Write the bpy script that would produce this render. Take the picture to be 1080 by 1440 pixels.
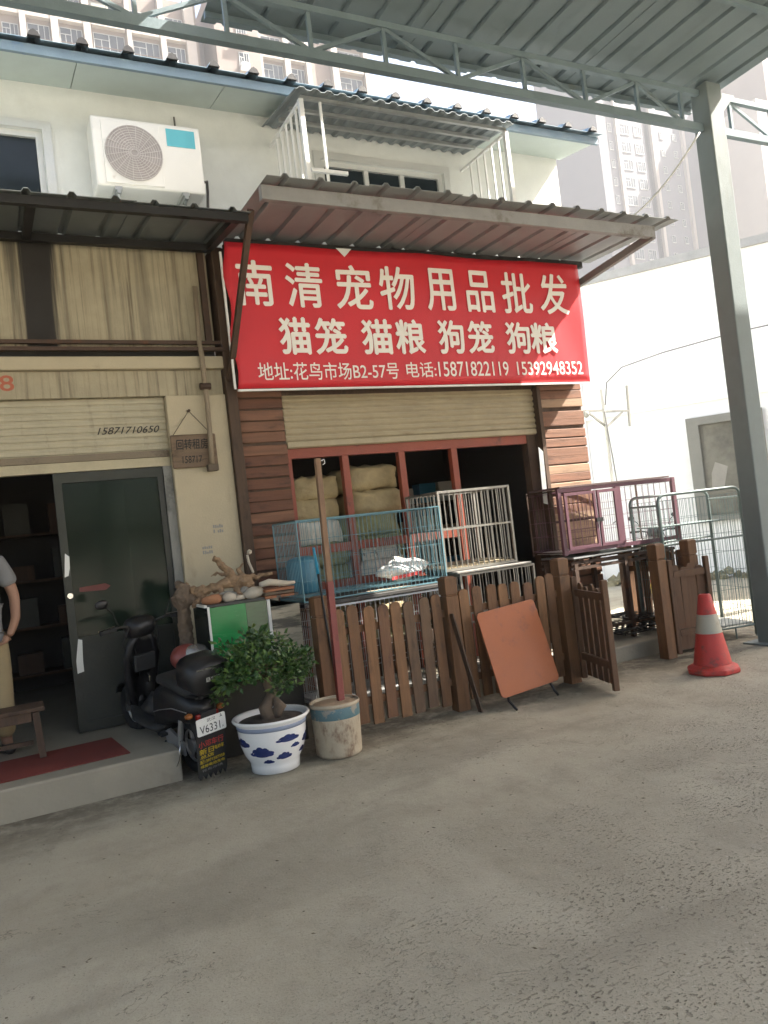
import bpy, bmesh, math, random
from mathutils import Vector, Matrix, noise
random.seed(7)
RAD = math.radians
for _o in list(bpy.data.objects): bpy.data.objects.remove(_o)
S = bpy.context.scene; C = S.collection

# ---------------------------------------------------------------- camera
CAMH = 1.55; FPX = 1082.0
YAW, PITCH, ROLL = RAD(26.76), RAD(1.196), RAD(6.559)
FW = Vector((math.sin(YAW)*math.cos(PITCH), math.cos(YAW)*math.cos(PITCH), math.sin(PITCH)))
RT0 = Vector((math.cos(YAW), -math.sin(YAW), 0)); UP0 = RT0.cross(FW)
RT = RT0*math.cos(ROLL) - UP0*math.sin(ROLL); UP = UP0*math.cos(ROLL) + RT0*math.sin(ROLL)
cam = bpy.data.cameras.new('Camera'); camo = bpy.data.objects.new('Camera', cam); C.objects.link(camo)
cam.sensor_fit = 'HORIZONTAL'; cam.sensor_width = 36; cam.lens = 36*FPX/1080; cam.clip_start = .05; cam.clip_end = 2000
camo.matrix_world = Matrix.Translation((0, 0, CAMH)) @ Matrix((RT, UP, -FW)).transposed().to_4x4()
S.camera = camo
def ray(x, y): return RT*((x-540)/FPX) - UP*((y-720)/FPX) + FW
def gp(x, y, z=0.0):
    d = ray(x, y); t = (z-CAMH)/d.z; return Vector((0, 0, CAMH)) + d*t
def yp(x, y, Y):
    d = ray(x, y); return Vector((0, 0, CAMH)) + d*(Y/d.y)
def xp(x, y, X):
    d = ray(x, y); return Vector((0, 0, CAMH)) + d*(X/d.x)

# ---------------------------------------------------------------- sky, sun, exposure
SUN = Vector((.92, -.3, 1)).normalized()
el = math.asin(SUN.z); az = math.atan2(SUN.x, SUN.y)
W = bpy.data.worlds.new('World'); S.world = W; W.use_nodes = True
nt = W.node_tree; nt.nodes.clear()
sky = nt.nodes.new('ShaderNodeTexSky'); sky.sky_type = 'NISHITA'; sky.sun_disc = False
sky.sun_elevation = el; sky.sun_rotation = az; sky.air_density = 1.0; sky.dust_density = 6.0; sky.ozone_density = 1.0
bg = nt.nodes.new('ShaderNodeBackground'); bg.inputs[1].default_value = .08
wo = nt.nodes.new('ShaderNodeOutputWorld')
nt.links.new(sky.outputs[0], bg.inputs[0]); nt.links.new(bg.outputs[0], wo.inputs[0])
sl = bpy.data.lights.new('sun', 'SUN'); sl.energy = 5.0; sl.angle = RAD(.5); sl.color = (1, .94, .85)
so = bpy.data.objects.new('sun', sl); C.objects.link(so); so.rotation_euler = SUN.to_track_quat('Z', 'Y').to_euler()
S.view_settings.view_transform = 'Standard'; S.view_settings.look = 'None'
S.view_settings.exposure = 2.5; S.view_settings.gamma = 1
S.cycles.use_denoising = True; S.cycles.max_bounces = 6; S.cycles.diffuse_bounces = 3; S.cycles.glossy_bounces = 2; S.cycles.adaptive_threshold = .03; S.cycles.use_adaptive_sampling = True; S.cycles.transparent_max_bounces = 12
S.cycles.volume_bounces = 0

# ---------------------------------------------------------------- materials
MATS = {}
def mat(name, col, rough=.7, metal=0., var=.15, scale=5., bump=.15, bscale=60., grime=None, gamt=.45, gscale=2.2, gst=(1, 1, 1), st=(1, 1, 1), alpha=1., spec=.5, trans=0., soft=.12):
    if name in MATS: return MATS[name]
    m = bpy.data.materials.new(name); m.use_nodes = True; t = m.node_tree; n = t.nodes; L = t.links.new
    b = n['Principled BSDF']; b.inputs['Roughness'].default_value = rough; b.inputs['Metallic'].default_value = metal
    b.inputs['Specular IOR Level'].default_value = spec
    b.inputs['Alpha'].default_value = alpha; b.inputs['Transmission Weight'].default_value = trans
    ge = n.new('ShaderNodeNewGeometry')
    mp = n.new('ShaderNodeMapping'); mp.inputs['Scale'].default_value = st; L(ge.outputs['Position'], mp.inputs['Vector'])
    nz = n.new('ShaderNodeTexNoise'); nz.inputs['Scale'].default_value = scale; nz.inputs['Detail'].default_value = 8; nz.inputs['Roughness'].default_value = .65
    L(mp.outputs[0], nz.inputs['Vector'])
    mr = n.new('ShaderNodeMapRange'); mr.inputs['From Min'].default_value = .25; mr.inputs['From Max'].default_value = .75
    mr.inputs['To Min'].default_value = 1-var; mr.inputs['To Max'].default_value = 1+var; L(nz.outputs['Fac'], mr.inputs['Value'])
    mul = n.new('ShaderNodeVectorMath'); mul.operation = 'SCALE'; mul.inputs[0].default_value = col[:3]; L(mr.outputs[0], mul.inputs['Scale'])
    out = mul.outputs[0]
    if grime:
        gm = n.new('ShaderNodeMapping'); gm.inputs['Scale'].default_value = gst; gm.inputs['Location'].default_value = (3.1, 1.7, .4); L(ge.outputs['Position'], gm.inputs['Vector'])
        g2 = n.new('ShaderNodeTexNoise'); g2.inputs['Scale'].default_value = gscale; g2.inputs['Detail'].default_value = 9; g2.inputs['Roughness'].default_value = .7
        L(gm.outputs[0], g2.inputs['Vector'])
        r2 = n.new('ShaderNodeMapRange'); r2.interpolation_type = 'SMOOTHSTEP'
        th = .72-.4*gamt; r2.inputs['From Min'].default_value = th; r2.inputs['From Max'].default_value = th+soft; L(g2.outputs['Fac'], r2.inputs['Value'])
        mx = n.new('ShaderNodeMix'); mx.data_type = 'RGBA'; mx.inputs['B'].default_value = (*grime[:3], 1)
        L(out, mx.inputs['A']); mf = n.new('ShaderNodeMath'); mf.operation = 'MULTIPLY'; mf.inputs[1].default_value = .85
        L(r2.outputs[0], mf.inputs[0]); L(mf.outputs[0], mx.inputs['Factor']); out = mx.outputs['Result']
    L(out, b.inputs['Base Color'])
    rr = n.new('ShaderNodeMapRange'); rr.inputs['To Min'].default_value = max(0, rough-.12); rr.inputs['To Max'].default_value = min(1, rough+.12)
    L(nz.outputs['Fac'], rr.inputs['Value']); L(rr.outputs[0], b.inputs['Roughness'])
    if bump:
        bz = n.new('ShaderNodeTexNoise'); bz.inputs['Scale'].default_value = bscale; bz.inputs['Detail'].default_value = 5; L(mp.outputs[0], bz.inputs['Vector'])
        bp = n.new('ShaderNodeBump'); bp.inputs['Strength'].default_value = bump; bp.inputs['Distance'].default_value = .01
        L(bz.outputs['Fac'], bp.inputs['Height']); L(bp.outputs[0], b.inputs['Normal'])
    MATS[name] = m; return m

def wood(name, col, dark, axis='x', rough=.75, amt=.5):
    st = {'x': (.6, 9, 9), 'y': (9, .6, 9), 'z': (9, 9, .6)}[axis]
    return mat(name, col, rough, var=.35, scale=3., st=st, bump=.25, bscale=5., grime=dark, gamt=amt, gscale=3.4, gst={'x': (1, 3, 3), 'y': (3, 1, 3), 'z': (3, 3, 1)}[axis], soft=.2)

cream = mat('cream_paint', (.36, .315, .215), .7, grime=(.075, .055, .034), gamt=.68, gscale=3, gst=(9, 9, .22), var=.15, soft=.3)
cream_clean = mat('cream_pillar_paint', (.44, .38, .265), .75, grime=(.24, .175, .10), gamt=.42, gscale=2.5, gst=(1.5, 1.5, .7), var=.08, soft=.3)
shut_a = mat('shutter_cream', (.42, .38, .27), .5, grime=(.13, .095, .06), gamt=.46, gscale=2.5, gst=(5, 5, .5), soft=.3)
shut_b = mat('shutter_tan', (.36, .30, .19), .5, grime=(.17, .09, .04), gamt=.4, gscale=2.5, gst=(1.4, 1, 4), soft=.3)
wood_r = wood('cladding_red_brown', (.135, .058, .033), (.035, .016, .011), 'x')
wood_r2 = wood('cladding_red_brown_pale', (.19, .092, .054), (.05, .025, .015), 'x')
wood_r3 = wood('cladding_weathered_pale', (.33, .215, .135), (.14, .08, .05), 'x')
wood_f = wood('fence_brown_stain', (.15, .072, .030), (.05, .026, .014), 'z', .65)
wood_f2 = wood('fence_brown_stain_light', (.20, .10, .043), (.075, .04, .02), 'z', .65)
wood_f3 = wood('fence_grey_brown', (.13, .078, .045), (.05, .03, .018), 'z', .75)
wood_f4 = wood('fence_red_brown', (.15, .07, .032), (.05, .022, .012), 'z', .6, .6)
wood_d = wood('dark_old_wood', (.075, .045, .027), (.03, .018, .012), 'z')
wood_sign = wood('weathered_signboard', (.16, .11, .07), (.06, .04, .025), 'x')
rednm = mat('red_paint_frame', (.25, .055, .028), .55, grime=(.1, .03, .018), gamt=.4, gscale=4)
redpole = mat('red_brown_pole_paint', (.19, .035, .025), .5, grime=(.09, .03, .02), gamt=.4, gscale=5)
white_wall = mat('white_render', (.68, .71, .70), .85, grime=(.42, .43, .40), gamt=.40, gscale=1.3, gst=(1, 1, .8), var=.07, soft=.35)
white_far = mat('white_wall_right', (.85, .86, .86), .85, var=.05, grime=(.62, .61, .58), gamt=.36, gscale=1.2, gst=(2, 2, .35), soft=.3)
soffit = mat('pale_green_soffit', (.52, .60, .58), .6, var=.06, grime=(.38, .42, .4), gamt=.3, gscale=1.5, soft=.3)
blue_fascia = mat('blue_fascia', (.19, .27, .33), .5, var=.15, scale=3, grime=(.06, .18, .42), gamt=.22, gscale=2, soft=.1)
awn_top = mat('awning_sheet_grey', (.27, .285, .285), .45, metal=.2, var=.12, grime=(.2, .17, .14), gamt=.42, gscale=2, gst=(2, .6, 1), soft=.3)
awn_left = mat('awning_sheet_dark', (.17, .19, .19), .6, metal=.1, var=.15, grime=(.06, .055, .05), gamt=.45, gscale=2, gst=(2, .6, 1), soft=.3)
canopy_m = mat('canopy_sheet_blue_grey', (.165, .21, .225), .55, metal=.1, var=.08, grime=(.11, .13, .135), gamt=.45, gscale=.8, gst=(3, .4, 1), soft=.3)
canopy_steel = mat('canopy_steel_green_grey', (.16, .21, .23), .5, metal=.2, var=.12, grime=(.15, .17, .16), gamt=.35)
col_steel = mat('column_paint_grey_green', (.15, .18, .18), .55, var=.1, grime=(.11, .115, .10), gamt=.45, gscale=2, gst=(2,2,.4), soft=.3)
black_metal = mat('black_metal', (.02, .019, .018), .55, metal=.2, var=.3)
rust_metal = mat('rusty_brown_steel', (.075, .045, .03), .7, metal=.2, var=.3, grime=(.13, .055, .025), gamt=.4, gscale=6)
galv = mat('galvanised_steel', (.50, .52, .52), .38, metal=.75, var=.12, grime=(.3, .26, .2), gamt=.3, gscale=8)
stainless = mat('stainless_bar', (.23, .22, .195), .4, metal=.5, var=.15, grime=(.3, .26, .2), gamt=.3, gscale=6)
white_metal = mat('white_painted_metal', (.78, .80, .80), .45, var=.05, grime=(.5, .5, .46), gamt=.25, gscale=5)
ac_white = mat('ac_white', (.80, .81, .79), .4, var=.03, grime=(.55, .54, .5), gamt=.22, gscale=4, bump=.02)
ac_dark = mat('ac_fan_dark', (.40, .38, .38), .6)
ac_grille = mat('ac_grille_wire', (.62, .6, .6), .45)
cyan_st = mat('cyan_sticker', (.12, .48, .58), .4, var=.05, bump=0)
blue_wire = mat('blue_coated_wire', (.11, .23, .27), .45, metal=.1, var=.1, bump=0)
white_wire = mat('white_zinc_wire', (.55, .56, .55), .4, metal=.5, var=.1, bump=0)
pink_m = mat('pink_purple_steel', (.15, .065, .085), .45, var=.1, grime=(.16, .05, .09), gamt=.3)
pink_wire = mat('pink_purple_wire', (.15, .065, .085), .45, var=.1, bump=0)
green_m = mat('green_grey_steel', (.15, .19, .18), .5, metal=.2, var=.1)
green_wire = mat('dark_green_wire', (.09, .14, .13), .5, metal=.2, bump=0)
sign_red = mat('sign_red', (.55, .018, .028), .5, var=.07, scale=1.5, bump=.04, bscale=8, grime=(.42, .012, .02), gamt=.35, gscale=1.2, soft=.4)
sign_white = mat('sign_white', (.80, .76, .70), .55, var=.03, bump=0)
sign_back = mat('banner_back_white', (.7, .69, .66), .7)
orange_t = mat('orange_brown_tabletop', (.33, .082, .012), .45, var=.08, scale=2, grime=(.13, .04, .018), gamt=.5, gscale=6, soft=.2, bump=.05)
cone_red = mat('cone_orange_red', (.45, .04, .03), .55, var=.12, grime=(.14, .05, .04), gamt=.52, gscale=11, soft=.15, bump=.08)
cone_band = mat('cone_white_band', (.36, .34, .27), .5, var=.1, grime=(.28, .24, .18), gamt=.4, gscale=9)
por_white = mat('porcelain_white', (.74, .74, .72), .15, var=.03, bump=.01, grime=(.5, .48, .42), gamt=.22, gscale=6, soft=.3)
por_blue = mat('porcelain_blue', (.022, .035, .13), .15, var=.3, scale=18, bump=.01)
por_rim = mat('porcelain_grey_blue', (.25, .29, .38), .2, var=.1, bump=.01)
soil = mat('dark_soil', (.055, .042, .03), .95, var=.4, scale=30, bump=.8, bscale=50)
bucket_m = mat('bucket_rusty_cream', (.42, .355, .255), .6, var=.2, grime=(.13, .065, .035), gamt=.56, gscale=8, gst=(1.4, 1.4, .7), soft=.18)
bucket_blue = mat('bucket_blue_band', (.085, .16, .18), .55, var=.2, grime=(.30, .26, .2), gamt=.46, gscale=13, soft=.06)
bucket_top = mat('bucket_tan_fill', (.36, .26, .17), .9, var=.2, scale=20, bump=.5)
leaf_a = mat('leaf_dark_green', (.032, .075, .018), .4, var=.35, scale=9, bump=.05)
leaf_b = mat('leaf_light_green', (.10, .17, .035), .4, var=.3, scale=9, bump=.05)
bark = mat('bark_grey_brown', (.13, .095, .065), .9, var=.3, scale=14, bump=.8, bscale=30)
drift = mat('driftwood_tan', (.25, .165, .095), .85, var=.3, scale=7, st=(1, 3, 3), bump=.8, bscale=22, grime=(.1, .06, .035), gamt=.45, gscale=5)
glass_green = mat('green_tank_panel', (.012, .19, .05), .25, var=.25, scale=3, st=(1, 1, 5), bump=0)
glass_dark = mat('dark_tank_glass', (.018, .022, .018), .12, var=.3, bump=0, spec=.6)
glass_door = mat('door_glass_dark_green', (.016, .026, .018), .12, var=.5, scale=1.2, bump=.03, bscale=3, alpha=.85, spec=.2)
door_frame = mat('door_frame_grey_olive', (.034, .036, .028), .5, metal=.3, var=.15, grime=(.04, .04, .035), gamt=.4)
tank_edge = mat('tank_white_edge', (.6, .6, .57), .5)
conc = mat('step_concrete', (.27, .245, .19), .85, var=.15, scale=2, bump=.3, bscale=40, grime=(.17, .145, .105), gamt=.45, gscale=2.3, soft=.3)
matred = mat('red_doormat', (.17, .03, .02), .95, var=.18, bump=.6, bscale=220)
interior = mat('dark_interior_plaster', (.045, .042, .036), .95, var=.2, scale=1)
scoot = mat('scooter_black_plastic', (.010, .010, .011), .42, var=.3, bump=.05, grime=(.035, .03, .024), gamt=.45, gscale=9, soft=.3)
scoot_matt = mat('scooter_matt_black', (.02, .02, .02), .65, var=.3)
rubber = mat('tyre_rubber', (.018, .018, .018), .85, var=.2, grime=(.06, .055, .045), gamt=.3, gscale=12)
chrome = mat('chrome', (.6, .6, .6), .18, metal=1., var=.1, bump=0)
silver = mat('silver_paint', (.45, .45, .45), .3, metal=.7, var=.1)
plate_w = mat('plate_white', (.72, .72, .68), .45, var=.05, bump=.03)
ink_black = mat('black_ink', (.015, .014, .013), .7, bump=0)
ink_red = mat('red_ink', (.50, .05, .045), .7, bump=0)
ink_yellow = mat('yellow_ink', (.55, .40, .02), .7, bump=0)
ink_grey = mat('grey_print', (.25, .25, .24), .7, bump=0)
ink_faded = mat('faded_red_brush', (.40, .12, .07), .8, bump=0)
flap_m = mat('mudflap_black', (.022, .022, .021), .6, var=.2)
skin = mat('skin', (.30, .165, .105), .55, var=.08, bump=.05)
shirt_g = mat('shirt_grey', (.20, .20, .20), .9, var=.1, bump=.2, bscale=300)
shirt_d = mat('shirt_dark_panel', (.045, .047, .05), .9, bump=.2, bscale=300)
shirt_l = mat('shirt_light_stripe', (.42, .42, .41), .9, bump=.2, bscale=300)
khaki = mat('khaki_trousers', (.32, .25, .14), .9, var=.1, bump=.3, bscale=200)
hair = mat('black_hair', (.012, .011, .01), .5, var=.3)
shoe = mat('dark_shoe', (.03, .027, .025), .5)
sack_y = mat('woven_sack_tan', (.33, .255, .13), .7, var=.25, scale=9, bump=1., bscale=16, grime=(.24, .18, .09), gamt=.35, gscale=4)
sack_g = mat('woven_sack_olive', (.22, .225, .11), .7, var=.3, scale=9, bump=1., bscale=16)
sack_w = mat('woven_sack_white', (.55, .54, .48), .7, var=.1, bump=.5, bscale=120, grime=(.25, .27, .2), gamt=.3, gscale=9)
blue_plastic = mat('blue_plastic_barrel', (.04, .16, .24), .4, var=.12)
carton = mat('spotted_carton_print', (.5, .5, .45), .7, var=.05, grime=(.07, .06, .05), gamt=.36, gscale=14, soft=.03)
carton_t = mat('brown_carton', (.30, .2, .11), .8, var=.1)
tray_m = mat('grey_tray', (.22, .21, .19), .5, metal=.3, var=.15)
foil = mat('crumpled_pale_plastic', (.62, .62, .60), .3, var=.1, bump=1., bscale=25)
tower_peach = mat('tower_peach_tile', (.165, .135, .12), .85, var=.06, scale=.4, bump=0, grime=(.14, .112, .10), gamt=.35, gscale=.3, soft=.3)
tower_white = mat('tower_pale_trim', (.27, .245, .23), .85, var=.05, scale=.4, bump=0)
tower_glass = mat('tower_window_glass', (.035, .045, .055), .2, var=.6, scale=.35, bump=0, spec=.35)
tower_dark = mat('tower_recess_grey', (.17, .155, .15), .9, var=.15, scale=.5, bump=0)
stone_g = mat('stone_grey', (.26, .25, .22), .85, var=.25, scale=14, bump=.5, bscale=30)
stone_w = mat('stone_pale', (.45, .40, .32), .85, var=.2, scale=14, bump=.5, bscale=30)
stone_r = mat('stone_red_brown', (.30, .14, .07), .8, var=.2, scale=14, bump=.4, bscale=30)
bark_red = mat('bark_slab_red_brown', (.28, .12, .06), .85, var=.3, scale=9, bump=.6, bscale=25)
cable_m = mat('cable_white', (.6, .6, .58), .6, bump=0)
cable_d = mat('cable_grey', (.10, .10, .10), .6, bump=0)
frame_alu = mat('aluminium_window_frame', (.62, .64, .63), .4, metal=.3, var=.05)
win_glass = mat('window_glass_dark', (.02, .028, .034), .15, var=.3, scale=1.5, bump=0, spec=.25)
plant_far = mat('dusty_plant', (.20, .18, .11), .8, var=.4, scale=8)

# ---- the ground: worn concrete
def ground_mat():
    m = bpy.data.materials.new('worn_concrete_yard'); m.use_nodes = True; t = m.node_tree; n = t.nodes; L = t.links.new
    b = n['Principled BSDF']; b.inputs['Specular IOR Level'].default_value = .3
    ge = n.new('ShaderNodeNewGeometry'); P = ge.outputs['Position']
    def nz(s, d=8, r=.6, w=0.0, sc=None):
        x = n.new('ShaderNodeTexNoise'); x.inputs['Scale'].default_value = s; x.inputs['Detail'].default_value = d; x.inputs['Roughness'].default_value = r
        x.inputs['Distortion'].default_value = w
        if sc:
            mp = n.new('ShaderNodeMapping'); mp.inputs['Scale'].default_value = sc; L(P, mp.inputs['Vector']); L(mp.outputs[0], x.inputs['Vector'])
        else: L(P, x.inputs['Vector'])
        return x.outputs['Fac']
    def mr(v, a, c, lo=0., hi=1., sm=True):
        x = n.new('ShaderNodeMapRange'); x.interpolation_type = 'SMOOTHSTEP' if sm else 'LINEAR'
        for k, q in (('From Min', a), ('From Max', c), ('To Min', lo), ('To Max', hi)): x.inputs[k].default_value = q
        L(v, x.inputs['Value']); return x.outputs[0]
    def mix(f, A, B):
        x = n.new('ShaderNodeMix'); x.data_type = 'RGBA'
        L(f, x.inputs['Factor'])
        for k, q in (('A', A), ('B', B)):
            if isinstance(q, tuple): x.inputs[k].default_value = (*q, 1)
            else: L(q, x.inputs[k])
        return x.outputs['Result']
    def ma(op, a, c):
        x = n.new('ShaderNodeMath'); x.operation = op
        for i, q in enumerate((a, c)):
            if isinstance(q, (int, float)): x.inputs[i].default_value = q
            else: L(q, x.inputs[i])
        return x.outputs[0]
    sep = n.new('ShaderNodeSeparateXYZ'); L(P, sep.inputs[0])
    # a worn-off zone in the trodden lane: near the lane centre, plus patches
    lane = ma('ADD', ma('MULTIPLY', sep.outputs[1], -1.0), ma('MULTIPLY', sep.outputs[0], .55))
    lane = ma('ADD', lane, ma('MULTIPLY', nz(.9, 5), 3.2))
    worn = mr(lane, -1.3, .9)
    base = mix(mr(nz(.55, 6, .6), .3, .7), (.335, .30, .225), (.415, .385, .30))
    base = mix(mr(nz(2.6, 8, .7), .42, .75, 0, .6), base, (.235, .21, .16))
    base = mix(mr(nz(9, 6, .7), .5, .8, 0, .35), base, (.42, .40, .335))
    # exposed aggregate: dark pits and pale stones
    pit = mr(nz(48, 1.5, .5, 0, (.75, 1.3, 1)), .60, .66)
    pit2 = mr(nz(95, 1, .5, 0), .62, .68)
    pit = ma('MULTIPLY', ma('MAXIMUM', pit, ma('MULTIPLY', pit2, .8)), worn)
    pit = ma('MULTIPLY', pit, mr(nz(2.3, 5, .7), .38, .62))
    pale = ma('MULTIPLY', mr(nz(55, 2, .5, 0, (1, 1, 3)), .66, .70), worn)
    col = mix(ma('MULTIPLY', worn, .4), base, (.265, .25, .21))
    col = mix(ma('MULTIPLY', pit, .75), col, (.095, .08, .058))
    col = mix(ma('MULTIPLY', pale, .5), col, (.45, .43, .37))
    fine = nz(95, 4, .7)
    col = mix(ma('MULTIPLY', mr(fine, .57, .64), .5), col, (.15, .135, .105))
    st = mr(nz(1.7, 7, .75, .6), .60, .74, 0, .55)
    col = mix(st, col, (.155, .135, .10))
    # broad trodden bands, faint tyre-width streaks and old damp marks
    band = mr(nz(.8, 4, .55, .8, (.35, 1.6, 1)), .46, .66, 0, .5)
    col = mix(band, col, (.20, .18, .14))
    trow = mr(nz(1.1, 3, .5, 0, (1.2, .5, 1)), .52, .68, 0, .45)
    col = mix(trow, col, (.42, .39, .31))
    wave = nz(.6, 6, .7, 2.5); crack = ma('MULTIPLY', mr(ma('ABSOLUTE', ma('SUBTRACT', wave, .5), 0), .0035, .0008), mr(nz(.5, 3), .48, .56))
    col = mix(ma('MULTIPLY', crack, .7), col, (.11, .095, .07))
    # drifted dark dirt at the foot of the fence
    dirt = ma('MULTIPLY', mr(ma('ADD', sep.outputs[1], ma('MULTIPLY', nz(1.3, 5), 1.0)), 5.2, 5.95), mr(nz(4.5, 7, .75), .30, .58))
    dirt = ma('MULTIPLY', dirt, mr(sep.outputs[1], 6.6, 5.9))
    col = mix(ma('MULTIPLY', dirt, .8), col, (.10, .08, .055))
    L(col, b.inputs['Base Color']); b.inputs['Roughness'].default_value = .85
    h = ma('ADD', ma('MULTIPLY', pit, -1.0), ma('ADD', ma('MULTIPLY', fine, .35), ma('MULTIPLY', nz(14, 6), .6)))
    bp = n.new('ShaderNodeBump'); bp.inputs['Strength'].default_value = .8; bp.inputs['Distance'].default_value = .014
    L(h, bp.inputs['Height']); L(bp.outputs[0], b.inputs['Normal'])
    return m
ground_m = ground_mat()

# upper cream panel with long black drip stains
def panel_mat():
    m = cream.copy(); m.name = 'cream_panel_stained'; t = m.node_tree; n = t.nodes; L = t.links.new
    b = n['Principled BSDF']; src = b.inputs['Base Color'].links[0].from_socket
    ge = [x for x in n if x.type == 'NEW_GEOMETRY'][0]
    sep = n.new('ShaderNodeSeparateXYZ'); L(ge.outputs['Position'], sep.inputs[0])
    mp = n.new('ShaderNodeMapping'); mp.inputs['Scale'].default_value = (14, 1, .5); L(ge.outputs['Position'], mp.inputs['Vector'])
    nz = n.new('ShaderNodeTexNoise'); nz.inputs['Scale'].default_value = 1.5; nz.inputs['Detail'].default_value = 6; L(mp.outputs[0], nz.inputs['Vector'])
    tot = None
    for cx, w, s in ((.47, .17, 1.0), (.30, .06, .75), (.62, .06, .6), (1.0, .04, .35), (1.30, .07, .35), (-.5, .1, .6)):
        d = n.new('ShaderNodeMath'); d.operation = 'SUBTRACT'; d.inputs[1].default_value = cx; L(sep.outputs[0], d.inputs[0])
        a = n.new('ShaderNodeMath'); a.operation = 'ABSOLUTE'; L(d.outputs[0], a.inputs[0])
        ad = n.new('ShaderNodeMath'); ad.operation = 'MULTIPLY_ADD'; ad.inputs[1].default_value = .34; L(nz.outputs['Fac'], ad.inputs[0]); L(a.outputs[0], ad.inputs[2])
        r = n.new('ShaderNodeMapRange'); r.interpolation_type = 'SMOOTHSTEP'; r.inputs['From Min'].default_value = w+.20; r.inputs['From Max'].default_value = w+.10
        r.inputs['To Max'].default_value = s; L(ad.outputs[0], r.inputs['Value'])
        if tot is None: tot = r.outputs[0]
        else:
            x = n.new('ShaderNodeMath'); x.operation = 'MAXIMUM'; L(tot, x.inputs[0]); L(r.outputs[0], x.inputs[1]); tot = x.outputs[0]
    mx = n.new('ShaderNodeMix'); mx.data_type = 'RGBA'; mx.inputs['B'].default_value = (.02, .017, .014, 1)
    L(tot, mx.inputs['Factor']); L(src, mx.inputs['A']); L(mx.outputs['Result'], b.inputs['Base Color'])
    return m
cream_panel = panel_mat()

# ---------------------------------------------------------------- mesh builder
class G:
    def __init__(s): s.v = []; s.f = []
    def add(s, vs, fs):
        k = len(s.v); s.v += [Vector(p) for p in vs]; s.f += [tuple(i+k for i in f) for f in fs]; return s
    def box(s, x0, x1, y0, y1, z0, z1):
        return s.add([(x, y, z) for z in (z0, z1) for y in (y0, y1) for x in (x0, x1)],
                     [(0, 2, 3, 1), (4, 5, 7, 6), (0, 1, 5, 4), (2, 6, 7, 3), (0, 4, 6, 2), (1, 3, 7, 5)])
    def beam(s, p, q, w, h, up=(0, 0, 1)):
        p, q, up = Vector(p), Vector(q), Vector(up); d = (q-p).normalized()
        if abs(d.dot(up)) > .98: up = Vector((0, 1, 0))
        a = d.cross(up).normalized(); b = a.cross(d)
        vs = [c + a*i*w/2 + b*j*h/2 for c in (p, q) for j in (-1, 1) for i in (-1, 1)]
        return s.add(vs, [(0, 2, 3, 1), (4, 5, 7, 6), (0, 1, 5, 4), (2, 6, 7, 3), (0, 4, 6, 2), (1, 3, 7, 5)])
    def tube(s, pts, r, n=8, cap=True):
        pts = [Vector(p) for p in pts]; rs = r if isinstance(r, (list, tuple)) else [r]*len(pts)
        ref = None; rings = []; k = len(s.v)
        for i, p in enumerate(pts):
            d = (pts[min(i+1, len(pts)-1)] - pts[max(i-1, 0)]).normalized()
            if ref is None:
                ref = Vector((0, 0, 1)) if abs(d.z) < .9 else Vector((1, 0, 0))
            a = d.cross(ref).normalized(); b = a.cross(d); ref = b
            for j in range(n):
                t = 2*math.pi*(j+.5)/n; s.v.append(p + (a*math.cos(t) + b*math.sin(t))*rs[i])
        for i in range(len(pts)-1):
            for j in range(n):
                a0 = k+i*n+j; a1 = k+i*n+(j+1) % n
                s.f.append((a0, a1, a1+n, a0+n))
        if cap:
            s.f.append(tuple(k+j for j in reversed(range(n)))); e = k+(len(pts)-1)*n; s.f.append(tuple(e+j for j in range(n)))
        return s
    def lathe(s, cx, cy, prof, n=40, sx=1, sy=1):
        k = len(s.v)
        for r, z in prof:
            for j in range(n):
                t = 2*math.pi*j/n; s.v.append(Vector((cx+r*math.cos(t)*sx, cy+r*math.sin(t)*sy, z)))
        for i in range(len(prof)-1):
            for j in range(n):
                a0 = k+i*n+j; a1 = k+i*n+(j+1) % n; s.f.append((a0, a1, a1+n, a0+n))
        s.f.append(tuple(k+j for j in reversed(range(n)))); e = k+(len(prof)-1)*n; s.f.append(tuple(e+j for j in range(n)))
        return s
    def prism(s, poly, O, U, V, th):
        O, U, V = Vector(O), Vector(U), Vector(V); N = U.cross(V).normalized(); n = len(poly)
        vs = [O+U*a+V*b for a, b in poly] + [O+U*a+V*b-N*th for a, b in poly]
        fs = [tuple(range(n)), tuple(reversed(range(n, 2*n)))] + [(i, i+n, (i+1) % n+n, (i+1) % n) for i in range(n)]
        return s.add(vs, fs)
    def xform(s, M):
        s.v = [M @ p for p in s.v]; return s
ORG = {}
def org(o):
    v = Vector((0, 0, 0))
    while o is not None: v += ORG.get(o.name, Vector((0, 0, 0))); o = o.parent
    return v
def meshof(name, g, m, smooth=False, shift=None):
    me = bpy.data.meshes.new(name); me.from_pydata([tuple(p-shift) if shift else tuple(p) for p in g.v], [], g.f)
    bm = bmesh.new(); bm.from_mesh(me); bmesh.ops.recalc_face_normals(bm, faces=bm.faces); bm.to_mesh(me); bm.free()
    me.materials.append(m)
    if smooth:
        for p in me.polygons: p.use_smooth = True
    return me
def obj(name, g, m, parent=None, bevel=0., smooth=False, local=False, label=None, cat=None, group=None, kind=None, auto=False):
    sh = None if local or parent is None else org(parent)
    o = bpy.data.objects.new(name, meshof(name, g, m, smooth, sh)); C.objects.link(o)
    if parent is not None: o.parent = parent
    if bevel:
        b = o.modifiers.new('bevel', 'BEVEL'); b.width = bevel; b.segments = 2; b.limit_method = 'ANGLE'
    if auto:
        es = o.modifiers.new('edges', 'EDGE_SPLIT'); es.split_angle = RAD(40)
    tag(o, label, cat, group, kind); return o
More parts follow.
